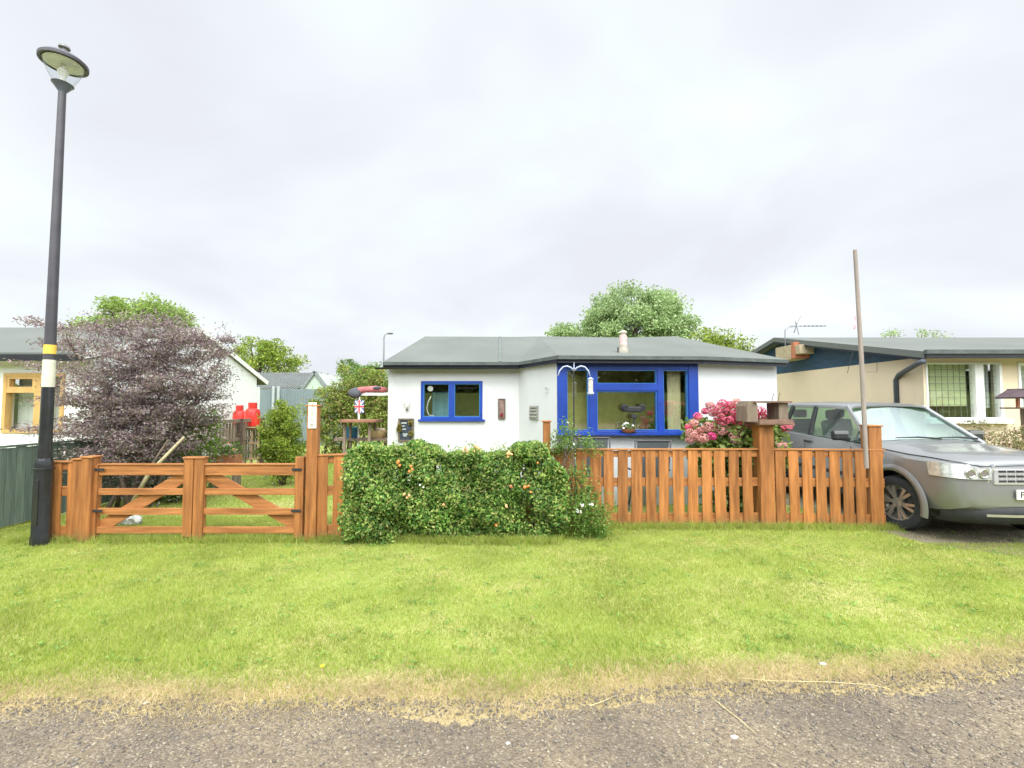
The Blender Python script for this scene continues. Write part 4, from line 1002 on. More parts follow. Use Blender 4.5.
# garden table with flag, awning arm
Yt_ = 9.2; q = at(360, 421, Yt_); zt_ = q.z
t = thing('garden_table', 'tall rustic wooden garden table behind the hedge, left of the bungalow', 'table', (q.x, Yt_, 0))
xl, xr = at(343, 421, Yt_).x, at(379, 421, Yt_).x
MB().prism([(xl, Yt_-.22, zt_-.02), (xl+.1, Yt_-.32, zt_-.02), (xr-.1, Yt_-.32, zt_-.02), (xr, Yt_-.2, zt_-.02), (xr, Yt_+.25, zt_-.02), (xl, Yt_+.25, zt_-.02)], (0, 0, .05)).build('table_top', mat('red_brown_wood', (.30, .14, .08), .7, .25, 5, (1, 4, 1)), t, bevel=.006)
for x in (at(347.5, 430, Yt_).x, at(372, 430, Yt_).x):
    for y in (Yt_-.15, Yt_+.18): MB().box(x-.025, x+.025, y-.025, y+.025, 0, zt_-.021).build('leg', OLDWOOD, t)
MB().bar((at(347.5, 430, Yt_).x, Yt_-.15, .75), (at(372, 430, Yt_).x, Yt_-.15, .75), .04, .05).build('stretcher', OLDWOOD, t)
fx = at(359.5, 410, Yt_-.1).x; zf = at(359.5, 400, Yt_-.1).z; zf0 = at(359.5, 413, Yt_-.1).z
t = thing('table_flag', 'little red, white and blue crossed flag on a stick on the garden table', 'flag', (fx, Yt_-.1, zt_+.032))
MB().tube([(fx, Yt_-.1, zt_+.032), (fx, Yt_-.1, zf+.06)], .008, 6).build('stick', WHITEP, t)
fw = .11; a0, a1 = fx-fw*.85, fx+fw*.85; FR = mat('flag_red', (.62, .08, .09), .9, .1); FB = mat('flag_blue', (.10, .13, .32), .9, .1); FW = mat('flag_white', (.75, .7, .72), .9, .05)
yf_ = Yt_-.113; zc = (zf+zf0)/2; hh = (zf-zf0)/2
MB().box(a0, a1, yf_, yf_+.004, zf0, zf).build('flag_field', FB, t)
mb = MB(); 
for s in (-1, 1): mb.bar((a0+.01, yf_-.0025, zc-s*(hh-.01)), (a1-.01, yf_-.0025-.0005*s, zc+s*(hh-.01)), .004, .035, up=(0, 1, 0)) if False else mb.bar((a0+.012, yf_-.003-.0012*s, zc-s*(hh-.018)), (a1-.012, yf_-.003-.0012*s, zc+s*(hh-.018)), .002, .03)
mb.build('saltire', FW, t)
mb = MB(); mb.box(fx-.028, fx+.028, yf_-.009, yf_-.006, zf0, zf); mb.box(a0, a1, yf_-.0075, yf_-.0055, zc-.03, zc+.03); mb.build('white_cross', FW, t)
mb = MB(); mb.box(fx-.016, fx+.016, yf_-.014, yf_-.0105, zf0, zf); mb.box(a0, a1, yf_-.0125, yf_-.0102, zc-.018, zc+.018); mb.build('red_cross', FR, t)
# items below table
q = at(352, 432, 9.5)
t = thing('storage_tub', 'blue plastic tub under the garden table', 'tub', (q.x, 9.5, q.z-.12)); b0 = BASE[t]
MB().lathe([(.11, 0), (.14, .2), (.15, .22), (.13, .22), (.1, .03)], 18, b0).build('tub', mat('blue_plastic', (.03, .16, .3), .4, .1), t, smooth='auto')
MB().box(q.x-.3, q.x+.85, 9.3, 9.7, b0.z-.05, b0.z-.002).build('lower_shelf', OLDWOOD, bpy.data.objects['garden_table'])
q = at(377, 434, 9.5)
t = thing('log_basket', 'cream and brown basket on the shelf right of the blue tub', 'basket', (q.x, 9.5, b0.z)); b1 = BASE[t]
MB().lathe([(.15, 0), (.2, .1), (.19, .16), (.17, .13), (.12, .02)], 16, b1).build('basket', mat('wicker', (.4, .28, .14), .8, .3, 25), t, smooth='auto')
mb = MB()
for k in range(5): mb.blob(b1+Vector((random.uniform(-.12, .12), random.uniform(-.05, .05), .16)), .06, (1.3, 1, .8), .1)
mb.build('contents', mat('cream_cloth', (.6, .5, .36), .9, .2), t, smooth=True)
# awning arm
a_, b_ = at(389, 393.5, 9.4), at(352, 393.5, 9.4)
t = thing('awning', 'furled pink and grey cloth awning on a white arm at the bungalow corner', 'awning', b_)
MB().bar(at(389, 394, 9.4), at(360, 394, 9.4), .06, .07).build('arm', WHITEP, t, bevel=.006)
MB().tube([at(387, 390, 9.38), at(376, 389, 9.38), at(366, 389.5, 9.38), at(358, 391, 9.38)], [.05, .07, .06, .075], 10).build('furled_cloth', PINKF, t, smooth=True)
MB().blob(at(355, 393, 9.35), .11, (1.3, .8, 1), .1).build('grey_cover', GREYF, t, smooth=True); MB().blob(at(377, 388, 9.33), .05, (1.8, .8, .8), .1).build('grey_strap', GREYF, t, smooth=True)
MB().tube([at(359, 395, 9.42), Vector((at(359, 395, 9.42).x, 9.42, 0))], .018, 8).build('support_pole', WHITEP, t)

# ================================================================= BEYOND LEFT
Yg_ = 24; t = thing('metal_roofed_building', 'low building with ribbed pale metal roof beyond the sheet fence', 'building', (at(280, 390, Yg_).x, Yg_, 0))
xl, xr = at(236, 380, Yg_).x, at(316, 380, Yg_).x; zr_ = at(280, 371.5, Yg_).z; ze = at(280, 389, Yg_-1.6).z
xg = at(327, 388, Yg_).x
MB().box(xl, xr+.0, Yg_-1.4, Yg_+4, 0, ze-.02).build('wall', mat('pale_green_wall', (.42, .48, .4), .8, .1), t)
mb = MB(); mb.add([(xl, Yg_-1.7, ze), (xr-.3, Yg_-1.7, ze), (xr, Yg_+1.5, zr_), (xl, Yg_+1.5, zr_), (xl, Yg_+4.7, ze), (xr, Yg_+4.7, ze)], [(0, 1, 2, 3), (3, 2, 5, 4)]); rr = mb.build('roof', ROOFG, t)
md = rr.modifiers.new('s', 'SOLIDIFY'); md.thickness = .06
mb = MB()
for k in range(26):
    x = xl+.1+k*(xr-xl-.3)/26; mb.bar((x, Yg_-1.7, ze+.04), (x, Yg_+1.5, zr_+.04), .05, .05)
mb.build('roof_ribs', ROOFG, rr)
# cross gable
ga, gb, gc = at(303, 390, Yg_-1.9), at(327, 390, Yg_-1.9), at(315, 372.5, Yg_-1.9)
MB().prism([(ga.x, ga.y, 0), (gb.x, ga.y, 0), (gb.x, ga.y, ga.z), (gc.x, ga.y, gc.z), (ga.x, ga.y, ga.z)], (0, 3, 0)).build('gable', mat('pale_green_boards', (.42, .5, .42), .8, .1, 2, (1, 1, 8)), t)
mb = MB(); mb.bar(ga-Vector((.1, .05, .05)), gc+Vector((0, -.05, .05)), .1, .14); mb.bar(gc+Vector((0, -.05, .05)), gb+Vector((.15, -.05, -.08)), .1, .14); mb.build('barge_board', mat('grey_barge', (.2, .22, .22), .8), t)
MB().box(at(327, 388, Yg_).x, at(345, 388, Yg_).x, Yg_-1.5, Yg_+1, ze-.25, ze-.1).build('lean_to_roof', ROOFG, t)
# sheet fence
t = thing('sheet_fence', 'grey corrugated sheet fence standing beyond the garden', 'fence', (at(300, 400, 19).x, 19, 0))
xl, xr = at(240, 400, 19).x, at(347, 400, 19).x; ztf = at(300, 389, 19).z; mb = MB(); n = 240; vs_ = []
for i in range(n+1):
    x = xl+(xr-xl)*i/n; y = 19+.010*(1 if (i//3) % 2 else -1); dz = 0 if x > at(272, 400, 19).x else -.03; vs_ += [(x, y, 0), (x, y, ztf+dz)]
mb.add(vs_, [(2*i, 2*i+2, 2*i+3, 2*i+1) for i in range(n)]); mb.build('sheet_panel', CORR, t)
for px in (273, 278): x = at(px, 400, 18.9).x; MB().box(x-.05, x+.05, 18.9, 18.96, 0, ztf+.12).build('post', mat('pale_grey_post', (.35, .38, .37), .7, .1), t)
for px, tp in ((258, 371), (297, 374), (311, 379)):
    pass
# far column lamp
q = at(383.5, 368, 30); zt2 = at(384, 333.5, 30).z
t = thing('distant_street_lamp', 'thin distant street lamp standing left of the bungalow roof', 'street lamp', (q.x, 30, 0))
MB().tube([(q.x, 30, 0), (q.x, 30, zt2-.25), (q.x+.08, 30, zt2-.05), (q.x+.3, 30, zt2)], [.07, .055, .045, .04], 8).build('column', mat('grey_steel', (.25, .27, .28), .5), t, smooth=True)
MB().blob((q.x+.42, 30, zt2), .17, (1.3, .8, .4), 0).build('lamp_head', mat('lamp_head_dark', (.12, .12, .13), .5), t, smooth=True)

# ================================================================= RIGHT NEIGHBOUR
rb = thing('cream_bungalow', 'cream rendered bungalow with dark blue gable boards behind the silver car', 'house', (12, 12, 0))
XR = 8.24; A, B = (XR, 9.0), (16.5, 9.0); WC = Wall(A, B)
ua, zh = WC.uz(925, 362.5); ub, zl = WC.uz(1003.5, 419); uc, _ = WC.uz(1019, 400)
ud = uc+1.6
mb = MB(); WC.openings(mb, 0, 2.66, [(ua+.0, ub, zl, zh), (uc, ud, zl, zh)])
Wall((XR, 18.2), A).box(mb, 0, 8.995, 0, 2.657, -.203, -.003); Wall(B, (16.5, 18.2)).box(mb, .205, 9.2, 0, 2.6, -.203, -.003)
mb.build('wall', CREAM, rb)
MB().prism([(XR+.003, 9.02, 2.661), (XR+.003, 18.1, 2.661), (XR+.003, 13.6, 3.60)], (.15, 0, 0)).build('gable_boarding', TEALW, rb)
V = [(XR-.28, 8.68, 2.74), (16.8, 8.68, 2.74), (16.8, 13.6, 3.75), (XR-.28, 13.6, 3.75), (XR-.28, 18.5, 2.74), (16.8, 18.5, 2.74)]
V += [(x, y, z-.13) for x, y, z in V]
MB().add(V, [(0, 1, 2, 3), (3, 2, 5, 4), (6, 9, 8, 7), (9, 10, 11, 8), (0, 6, 7, 1), (4, 5, 11, 10), (1, 7, 8, 2), (2, 8, 11, 5), (0, 3, 9, 6), (3, 4, 10, 9)]).build('roof', ROOF, rb)
MB().box(XR-.25, 16.8, 8.63, 8.675, 2.60, 2.68).build('fascia', BLACK, rb)
MB().box(XR-.27, 16.8, 8.60, 8.674, 2.685, 2.765).build('felt_edge', ROOFD, rb)
mb = MB(); mb.bar((XR-.26, 8.68, 2.59), (XR-.26, 13.6, 3.60), .02, .05); mb.bar((XR-.26, 13.6, 3.60), (XR-.26, 18.5, 2.59), .02, .05)
mb.build('barge_board', NAVY, rb)
wf = MB(); WC.frame(wf, ua, ub, zl, zh, .03, -.1, .02)
c0, c1_ = WC.uz(975, 390)[0], WC.uz(983.5, 390)[0]; d0_ = WC.uz(999.5, 390)[0]
WC.box(wf, c0, c1_, zl+.03, zh-.03, -.1, .022); WC.box(wf, d0_, ub-.03, zl+.03, zh-.03, -.1, .022)
wf = wf.build('window_frame', WHITEP, rb, bevel=.004)
WC.sheet(MB(), ua+.02, c0, zl+.02, zh-.02, -.044).build('pane', GLASS, wf); WC.sheet(MB(), c1_, d0_, zl+.02, zh-.02, -.044).build('pane', GLASS, wf)
WC.box(MB(), ua-.05, ub+.08, zl-.09, zl-.001, -.05, .12).build('sill', WHITEP, wf, bevel=.006)
zb_ = WC.uz(950, 406)[1]
bl = WC.box(MB(), ua+.01, c0-.04, zb_, zh, -.16, -.13).build('roller_blind', BLIND, rb)
mb = MB()
for k in range(1, 8): u = ua+(c0-ua)*k/8; WC.box(mb, u-.004, u+.004, zl+.03, zh-.03, -.056, -.051)
for k in range(1, 8): z = zl+(zh-zl)*k/8; WC.box(mb, ua+.03, c0, z-.004, z+.004, -.0595, -.0565)
for k in range(1, 3): u = c1_+(d0_-c1_)*k/3; WC.box(mb, u-.004, u+.004, zl+.03, zh-.03, -.056, -.051)
for k in range(1, 8): z = zl+(zh-zl)*k/8; WC.box(mb, c1_, d0_, z-.004, z+.004, -.0595, -.0565)
mb.build('lead_lattice', mat('lead_grey', (.2, .21, .18), .6), wf)
WC.box(MB(), c1_, d0_-.01, zl+.22, zh, -.22, -.19).build('net_curtain', NETC, rb)
mb = MB(); WC.box(mb, 0.2, 4.5, .5, 2.5, -1.5, -1.45); mb.build('room_wall', ROOM, rb)
wf2 = WC.frame(MB(), uc, ud, zl, zh, .05, -.1, .02).build('window_frame', WHITEP, rb, bevel=.004)
WC.sheet(MB(), uc+.05, ud-.05, zl+.05, zh-.05, -.044).build('pane', GLASS, wf2)
WC.box(MB(), uc, ud, zl, zh, -.3, -.27).build('net_curtain', NETC, rb)
# downpipe
q = [at(x, y, Yq) for x, y, Yq in ((921, 361, 8.75), (899, 374, 8.95), (895, 378, 8.97), (895, 412, 8.97))]
e1 = at(896, 380, 9.62); q = [at(924, 361, 8.62), at(918, 363.5, 8.75), at(899, 375, 9.5), e1, Vector((e1.x, 9.62, .02))]
MB().tube(q, .05, 10).build('downpipe', mat('grey_blue_pipe', (.06, .07, .09), .5), rb, smooth=True)
# chimney block on the gable
q = at(793, 352, 13.2)
MB().box(XR-.45, XR-.005, 12.55, 13.25, 2.98, 3.38).build('chimney_block', BRICKG, rb, bevel=.01)
MB().box(XR-.40, XR-.005, 12.2, 12.4, 3.1, 3.35).build('vent_block', BRICKG, rb, bevel=.01)
MB().box(XR-.42, XR-.005, 12.405, 12.545, 3.0, 3.45).build('terracotta_strip', TERRA, rb)
mb = MB(); mb.tube([at(853, 352, 10.4), at(849, 366, 10.4), at(847.5, 373, 10.4)], .006, 5)
mb.tube([at(877, 346, 9.9), at(873, 357, 9.9), at(873, 362, 9.9)], .006, 5); mb.tube([at(866, 372, 10.1), at(877, 372, 10.1), at(877, 362, 10.1)], .004, 5)
mb.build('hanging_cable', DARK, rb)
# aerial
ap = Vector((XR-.3, 13.0, 3.35)); t = thing('tv_aerial', 'thin television aerial on the cream bungalow gable', 'aerial', ap)
pm = at(785, 330, 13.0); AL = mat('aerial_metal', (.25, .25, .27), .4, .1, metal=.5)
MB().tube([ap, Vector((ap.x, 13, at(785, 330, 13).z)), at(789, 327, 13), at(798, 326, 13)], .016, 6).build('mast', AL, t)
MB().tube([at(790, 326, 13), at(826, 326, 13)], .012, 6).build('boom', AL, t)
mb = MB(); mb.tube([at(794, 333, 13), at(797, 323, 12.9), at(801, 316, 13)], .012, 5); mb.tube([at(795, 321, 13.1), at(799, 335, 13.1)], .01, 5); mb.build('reflector', AL, t)
mb = MB()
for k in range(6):
    p = at(803+k*4, 326, 13); mb.tube([p-Vector((0, .13, 0)), p+Vector((0, .13, 0))], .006, 5)
mb.build('elements', AL, t)
# right lantern bird house
q = at(1018, 405, 8.2)
t = thing('bird_house', 'dark roofed bird table in the planting at the right edge', 'bird table', (q.x+.1, 8.2, 0)); xx = q.x+.1
MB().box(xx-.035, xx+.035, 8.17, 8.23, 0, at(1018, 409, 8.2).z).build('post', OLDWOOD, t)
zt_ = at(1018, 409, 8.2).z
MB().box(xx-.22, xx+.22, 8.0, 8.4, zt_+.001, zt_+.03).build('tray', OLDWOOD, t)
for s in (-.1, .12): MB().box(xx+s-.02, xx+s+.02, 8.18, 8.22, zt_+.031, zt_+.22).build('upright', TERRA, t)
mb = MB(); mb.bar((xx-.25, 8.2, zt_+.20), (xx+.02, 8.2, zt_+.36), .5, .03); mb.bar((xx-.02, 8.2, zt_+.36), (xx+.27, 8.2, zt_+.20), .5, .03); mb.build('roof', mat('dark_bird_roof', (.09, .06, .07), .8, .3), t)
c = at(1000, 435, 8.0)
t = thing('flower_bed_shrub', 'straggly brown and green border plants behind the car bonnet', 'shrub', (c.x, 8.0, 0))
Pb, cc = clumpcloud((c.x+.5, 8.0, .85), (1.7, .4, .62), 120, 60, .15, 1, .2, 44); Pb = Pb[Pb[:, 2] > .02]
Pb = Pb[Pb[:, 2] < 1.55]
leaves('foliage', Pb, .05, leafmat('border_leaves', [(.30, .25, .14), (.24, .27, .10), (.34, .2, .15), (.16, .2, .07)], .3, nscale=3), t)
mb = MB()
for i in range(40): e_ = Vector(cc[i]); mb.tube([(e_.x*.9+c.x*.1, 8, 0), e_+Vector((0, 0, .12))], [.008, .003], 4)
mb.build('stem', BARK, t)

# ================================================================= FEEDER POLE, CHAIRS
Yp = 7.05; pb = at(574, 440, Yp)
t = thing('feeder_pole', 'thin dark feeder pole with two curled white arms before the blue bay', 'pole', (pb.x, Yp, 0))
zt_ = at(574, 369, Yp).z
MB().tube([(pb.x, Yp, 0), (pb.x, Yp, zt_)], .011, 8).build('pole', DARK, t)
CR = mat('pale_curl', (.45, .5, .62), .4, .1)
for s in (-1, 1):
    pts = [at(574+s*dx, y, Yp) for dx, y in ((0, 371), (3, 367.5), (7, 366), (11, 367), (14.5, 371), (16, 376))]
    MB().tube(pts, .011, 8).build('curled_arm', CR, t, smooth=True)
MB().tube([at(574, 369, Yp), at(574, 362, Yp)], [.012, .003], 6).build('finial', CR, t)
q = at(590.5, 377, Yp)
t = thing('bird_feeder', 'hanging tube bird feeder on the right arm of the feeder pole', 'bird feeder', q)
h_ = at(590, 378, Yp).z-at(590, 395, Yp).z
MB().lathe([(.005, -.0), (.05, -.03), (.05, -.04)], 12, q).build('lid', CR, t, smooth='auto')
MB().lathe([(.038, -.041), (.038, -h_+.03)], 14, q).build('tube', mat('seed_tube', (.62, .55, .5), .3, .35, 20), t, smooth='auto')
MB().lathe([(.055, -h_+.03), (.055, -h_), (.02, -h_-.02)], 12, q).build('base', CR, t, smooth='auto')
def chair(px, py, Y, label):
    q = at(px, py, Y); t = thing('garden_chair', label, 'chair', (q.x, Y, 0), 'grey garden chairs behind the fence'); b0 = BASE[t]; z = q.z
    w2 = .26
    m_ = MB(); m_.hexa([b0+Vector(v) for v in ((-w2, -.02, .47), (w2, -.02, .47), (w2, .0, .47), (-w2, .0, .47), (-w2+.02, -.22, z), (w2-.02, -.22, z), (w2-.02, -.20, z), (-w2+.02, -.20, z))]); m_.build('backrest', FABRIC, t, bevel=.004)
    MB().box(b0.x-w2, b0.x+w2, Y+.02, Y+.48, .43, .455).build('seat', FABRIC, t, bevel=.004)
    for s in (-1, 1):
        MB().tube([b0+Vector((s*(w2+.012), -.22, z+.01)), b0+Vector((s*(w2+.02), .0, .45)), b0+Vector((s*(w2+.02), .25, .0))], .013, 8).build('side_frame', GREYP, t, smooth=True)
        MB().tube([b0+Vector((s*(w2+.04), .48, .44)), b0+Vector((s*(w2+.04), .1, .0))], .013, 8).build('leg', GREYP, t)
        MB().tube([b0+Vector((s*(w2+.03), -.08, .68)), b0+Vector((s*(w2+.03), .42, .66)), b0+Vector((s*(w2+.03), .48, .44))], .016, 8).build('armrest', GREYP, t, smooth=True)
    MB().tube([b0+Vector((-w2+.0, -.222, z+.012)), b0+Vector((w2, -.222, z+.012))], .013, 8).build('top_rail', GREYP, t)
chair(590, 437.5, 7.2, 'grey garden chair under the left end of the blue bay, beside the climber')
chair(649, 440.5, 7.2, 'grey garden chair under the middle of the blue bay')

# ================================================================= STREET LAMP
Lx = ground(40.5, 545); t = thing('street_lamp', 'tall black street lamp with yellow and white bands on the left of the verge', 'street lamp', Lx)
b0 = BASE[t]; zb_ = 1.0
MB().lathe([(.098, 0), (.098, .10), (.090, .12), (.090, .90), (.097, .905), (.097, .93), (.088, .935), (.088, .98), (.068, 1.05)], 8, b0).build('base', BLACK, t, smooth='auto')
MB().box(b0.x-.03, b0.x+.03, b0.y-.089, b0.y-.08, .25, .80).build('access_door', BLACK, t, bevel=.004)
zt_ = at(62, 92, b0.y).z
zA, zB, zC, zD = at(42, 387, b0.y).z, at(42, 360, b0.y).z, at(42, 354, b0.y).z, at(42, 345, b0.y).z
def pr(z): return .064-.025*(z-1)/(zt_-1)
MB().lathe([(pr(1.0), 1.03), (pr(zt_), zt_)], 20, b0).build('pole', GREYP, t, smooth='auto')
MB().lathe([(pr(1)+.0012, 1.04), (pr(zA)+.0012, zA)], 20, b0, cap=False).build('dark_sleeve', BLACK, t, smooth='auto')
MB().lathe([(pr(zA)+.003, zA), (pr(zB)+.003, zB)], 20, b0).build('white_band', BAND, t, smooth='auto')
MB().lathe([(pr(zC)+.003, zC), (pr(zD)+.003, zD)], 20, b0).build('yellow_band', YELLOW, t, smooth='auto')
h0 = b0+Vector((0, 0, zt_))
MB().lathe([(.035, -.04), (.04, 0), (.085, .07), (.11, .10), (.09, .105)], 24, h0).build('collar', mat('collar_grey', (.10, .11, .14), .4), t, smooth='auto')
MB().lathe([(.095, .105), (.14, .20), (.18, .30), (.195, .37)], 28, h0, cap=False).build('bowl', LAMPG, t, smooth=True)
MB().lathe([(.03, .10), (.03, .2), (.06, .26), (.04, .30), (.02, .36)], 16, h0).build('lamp', mat('frosted_white', (.75, .74, .66), .5, .05), t, smooth='auto')
cn = MB().lathe([(.0, .372), (.20, .375), (.22, .360), (.24, .365), (.242, .40), (.20, .44), (.11, .49), (.06, .51), (.0, .512)], 32, h0, cap=False)
cn = cn.build('canopy', GREYP, t, smooth='auto')
MB().lathe([(.01, .362), (.195, .366), (.195, .371), (.01, .371)], 28, h0).build('reflector', mat('reflector_cream', (.72, .72, .66), .5), cn, smooth='auto')
MB().lathe([(.03, .508), (.03, .56), (.06, .575), (.055, .60), (.01, .615)], 16, h0).build('finial', mat('finial_grey', (.2, .2, .2), .4), cn, smooth='auto')

# ================================================================= CAR
CX, CY = 6.2, 5.38
car = thing('parked_car', 'silver grey off-road estate car parked facing the road on the right', 'car', (CX, CY+2.2, 0))
def cp(x, s, z): return Vector((CX+x, CY+s, z))
st_ = [  # s, zb, w, belt, top, wtop
    (0.0, .50, .66, .96, 1.00, .58), (.02, .47, .78, .985, 1.03, .69), (.07, .44, .86, 1.0, 1.055, .76), (.17, .40, .915, 1.01, 1.08, .80), (.4, .36, .935, 1.03, 1.11, .83),
    (.7, .33, .945, 1.035, 1.125, .84), (1.0, .32, .95, 1.06, 1.16, .85), (1.3, .32, .95, 1.085, 1.19, .86), (1.45, .32, .95, 1.10, 1.20, .87), (1.6, .32, .95, 1.115, 1.155, .88),
    (2.2, .32, .952, 1.135, 1.15, .89), (3.0, .32, .952, 1.17, 1.18, .89), (3.8, .32, .945, 1.20, 1.21, .88), (4.2, .34, .93, 1.21, 1.22, .87), (4.42, .40, .90, 1.21, 1.22, .84), (4.5, .46, .84, 1.17, 1.2, .78)]
S = [q[0] for q in st_]; ss = sorted(set([round(x, 3) for x in list(np.linspace(0, .12, 7))+list(np.linspace(.12, 4.5, 60))]))
def smooth_interp(x, k): return float(np.interp(x, S, [q[k] for q in st_]))
rings = []
for s in ss:
    zb, w_, be, tp, wt = [smooth_interp(s, k) for k in range(1, 6)]
    half = [(0, zb), (.80*w_, zb), (.93*w_, zb+.03), (.98*w_, zb+.12), (w_, zb+.24), (w_, (zb+be)/2+.06), (.992*w_, be-.12), (.975*w_, be-.05), (wt+.03, be), (wt, be+.015), (.8*wt, be+(tp-be)*.62), (.45*wt, be+(tp-be)*.93), (0, tp)]
    ring = [cp(-x, s, z) for x, z in half]+[cp(x, s, z) for x, z in half[-2:0:-1]]
    rings.append(ring)
m_ = MB(); n = len(rings[0])
for r in rings: m_.v += r
for i in range(len(rings)-1):
    for k in range(n):
        a = i*n+k; b = i*n+(k+1) % n; m_.f.append((a, b, b+n, a+n))
m_.f.append(tuple(range(n))); m_.f.append(tuple((len(rings)-1)*n+k for k in range(n)))
body = m_.build('body', SILVER, car)
# cut wheel arches, then bake the result into the mesh
WA = [(.88, .37), (3.55, .37)]; cuts = []
for s, z in WA:
    for sx in (-1, 1):
        c_ = MB().lathe([(.43, -.18), (.43, .18)], 40, cp(sx*.90, s, z), axis='x').build('cut', SILVER); cuts.append(c_)
        md = body.modifiers.new('b', 'BOOLEAN'); md.object = c_; md.operation = 'DIFFERENCE'; md.solver = 'EXACT'
for c_ in cuts: c_.location = (-0, 0, 0)
# body is parented with verts relative to car; cutters are in world space
bpy.context.view_layer.update()
dg = bpy.context.evaluated_depsgraph_get(); me = bpy.data.meshes.new_from_object(body.evaluated_get(dg)); body.modifiers.clear(); body.data = me
for c_ in cuts: bpy.data.objects.remove(c_)
me.polygons.foreach_set('use_smooth', [True]*len(me.polygons)); me.set_sharp_from_angle(angle=R(32))
# arch flares, liners, wheels
for s, z in WA:
    for sx in (-1, 1):
        m_ = MB(); nn = 26
        for k in range(nn+1):
            a = R(-12)+R(204)*k/nn
            for (r, x) in ((.43, .925), (.432, .972), (.475, .968), (.515, .945)): m_.v.append(cp(sx*x, s+r*math.cos(a), z+r*math.sin(a)))
        for k in range(nn):
            for j in range(3): a_ = k*4+j; m_.f.append((a_, a_+1, a_+5, a_+4))
        m_.build('wheel_arch', SILVER, car, smooth=True)
        m_ = MB(); 
        for k in range(nn+1):
            a = R(-12)+R(204)*k/nn
            for x in (.60, .94): m_.v.append(cp(sx*x, s+.428*math.cos(a), z+.428*math.sin(a)))
        for k in range(nn): m_.f.append((2*k, 2*k+1, 2*k+3, 2*k+2))
        m_.build('arch_liner', DARK, car)
        wt = MB().lathe([(.235, -.10), (.30, -.115), (.345, -.10), (.362, -.06), (.365, 0), (.362, .06), (.345, .10), (.30, .115), (.235, .10)], 40, (0, 0, 0), axis='x', cap=False)
        steer = Matrix.Rotation(R(14) if s < 1 else 0, 3, 'Z'); cw = cp(sx*.845, s, .365)
        def place(mb): mb.v = [steer @ v + cw for v in mb.v]; return mb
        wh = place(wt).build('wheel', RUBBER, car, smooth='auto')
        rim = MB().lathe([(.236, sx*.09), (.225, sx*.085), (.22, sx*-.03), (.05, sx*-.03)], 36, (0, 0, 0), axis='x', cap=False)
        rim.lathe([(.065, sx*.02), (.062, sx*.075), (.03, sx*.08)], 20, (0, 0, 0), axis='x')
        for k in range(6):
            for dl in (-.14, .14):
                a = R(60*k+10); a1 = a+dl*1.3
                rim.bar((sx*.065, .05*math.cos(a), .05*math.sin(a)), (sx*.08, .226*math.cos(a1), .226*math.sin(a1)), .036, .03, up=(1, 0, 0))
        place(rim).build('rim', ALLOY, wh, smooth='auto')
        br = MB().lathe([(.02, sx*.0), (.17, sx*.0), (.17, sx*-.03)], 30, (0, 0, 0), axis='x'); place(br).build('brake_disc', mat('brake', (.1, .1, .1), .5, metal=.5), wh)
# lower bumper (dark) & sills
m_ = MB()
prof = [(-.86, .30), (-.80, .13), (-.6, .03), (-.3, -.005), (0, -.015), (.3, -.005), (.6, .03), (.8, .13), (.86, .30)]
vs_ = []
for (x, s) in prof: vs_ += [cp(x, s+.10, .27), cp(x, s-.0, .33), cp(x, s-.0, .47), cp(x, s+.06, .52)]
m_.add(vs_, [(4*i+j, 4*i+j+1, 4*i+j+5, 4*i+j+4) for i in range(len(prof)-1) for j in range(3)]); m_.build('lower_bumper', DARK, car, smooth=True)
m_ = MB(); vs_ = []
for (x, s) in prof[1:-1]: vs_ += [cp(x*.9, s-.018, .375), cp(x*.9, s-.018, .405)]
m_.add(vs_, [(2*i, 2*i+1, 2*i+3, 2*i+2) for i in range(len(prof)-3)]); m_.build('skid_strip', ALLOY, car, smooth=True)
MB().box(CX-.84, CX+.84, CY+.45, CY+4.35, .28, .34).build('underbody', DARK, car)
for sx in (-1, 1):
    MB().bar(cp(sx*.935, 1.36, .35), cp(sx*.935, 3.08, .35), .06, .10).build('side_sill', DARK, car, bevel=.01)
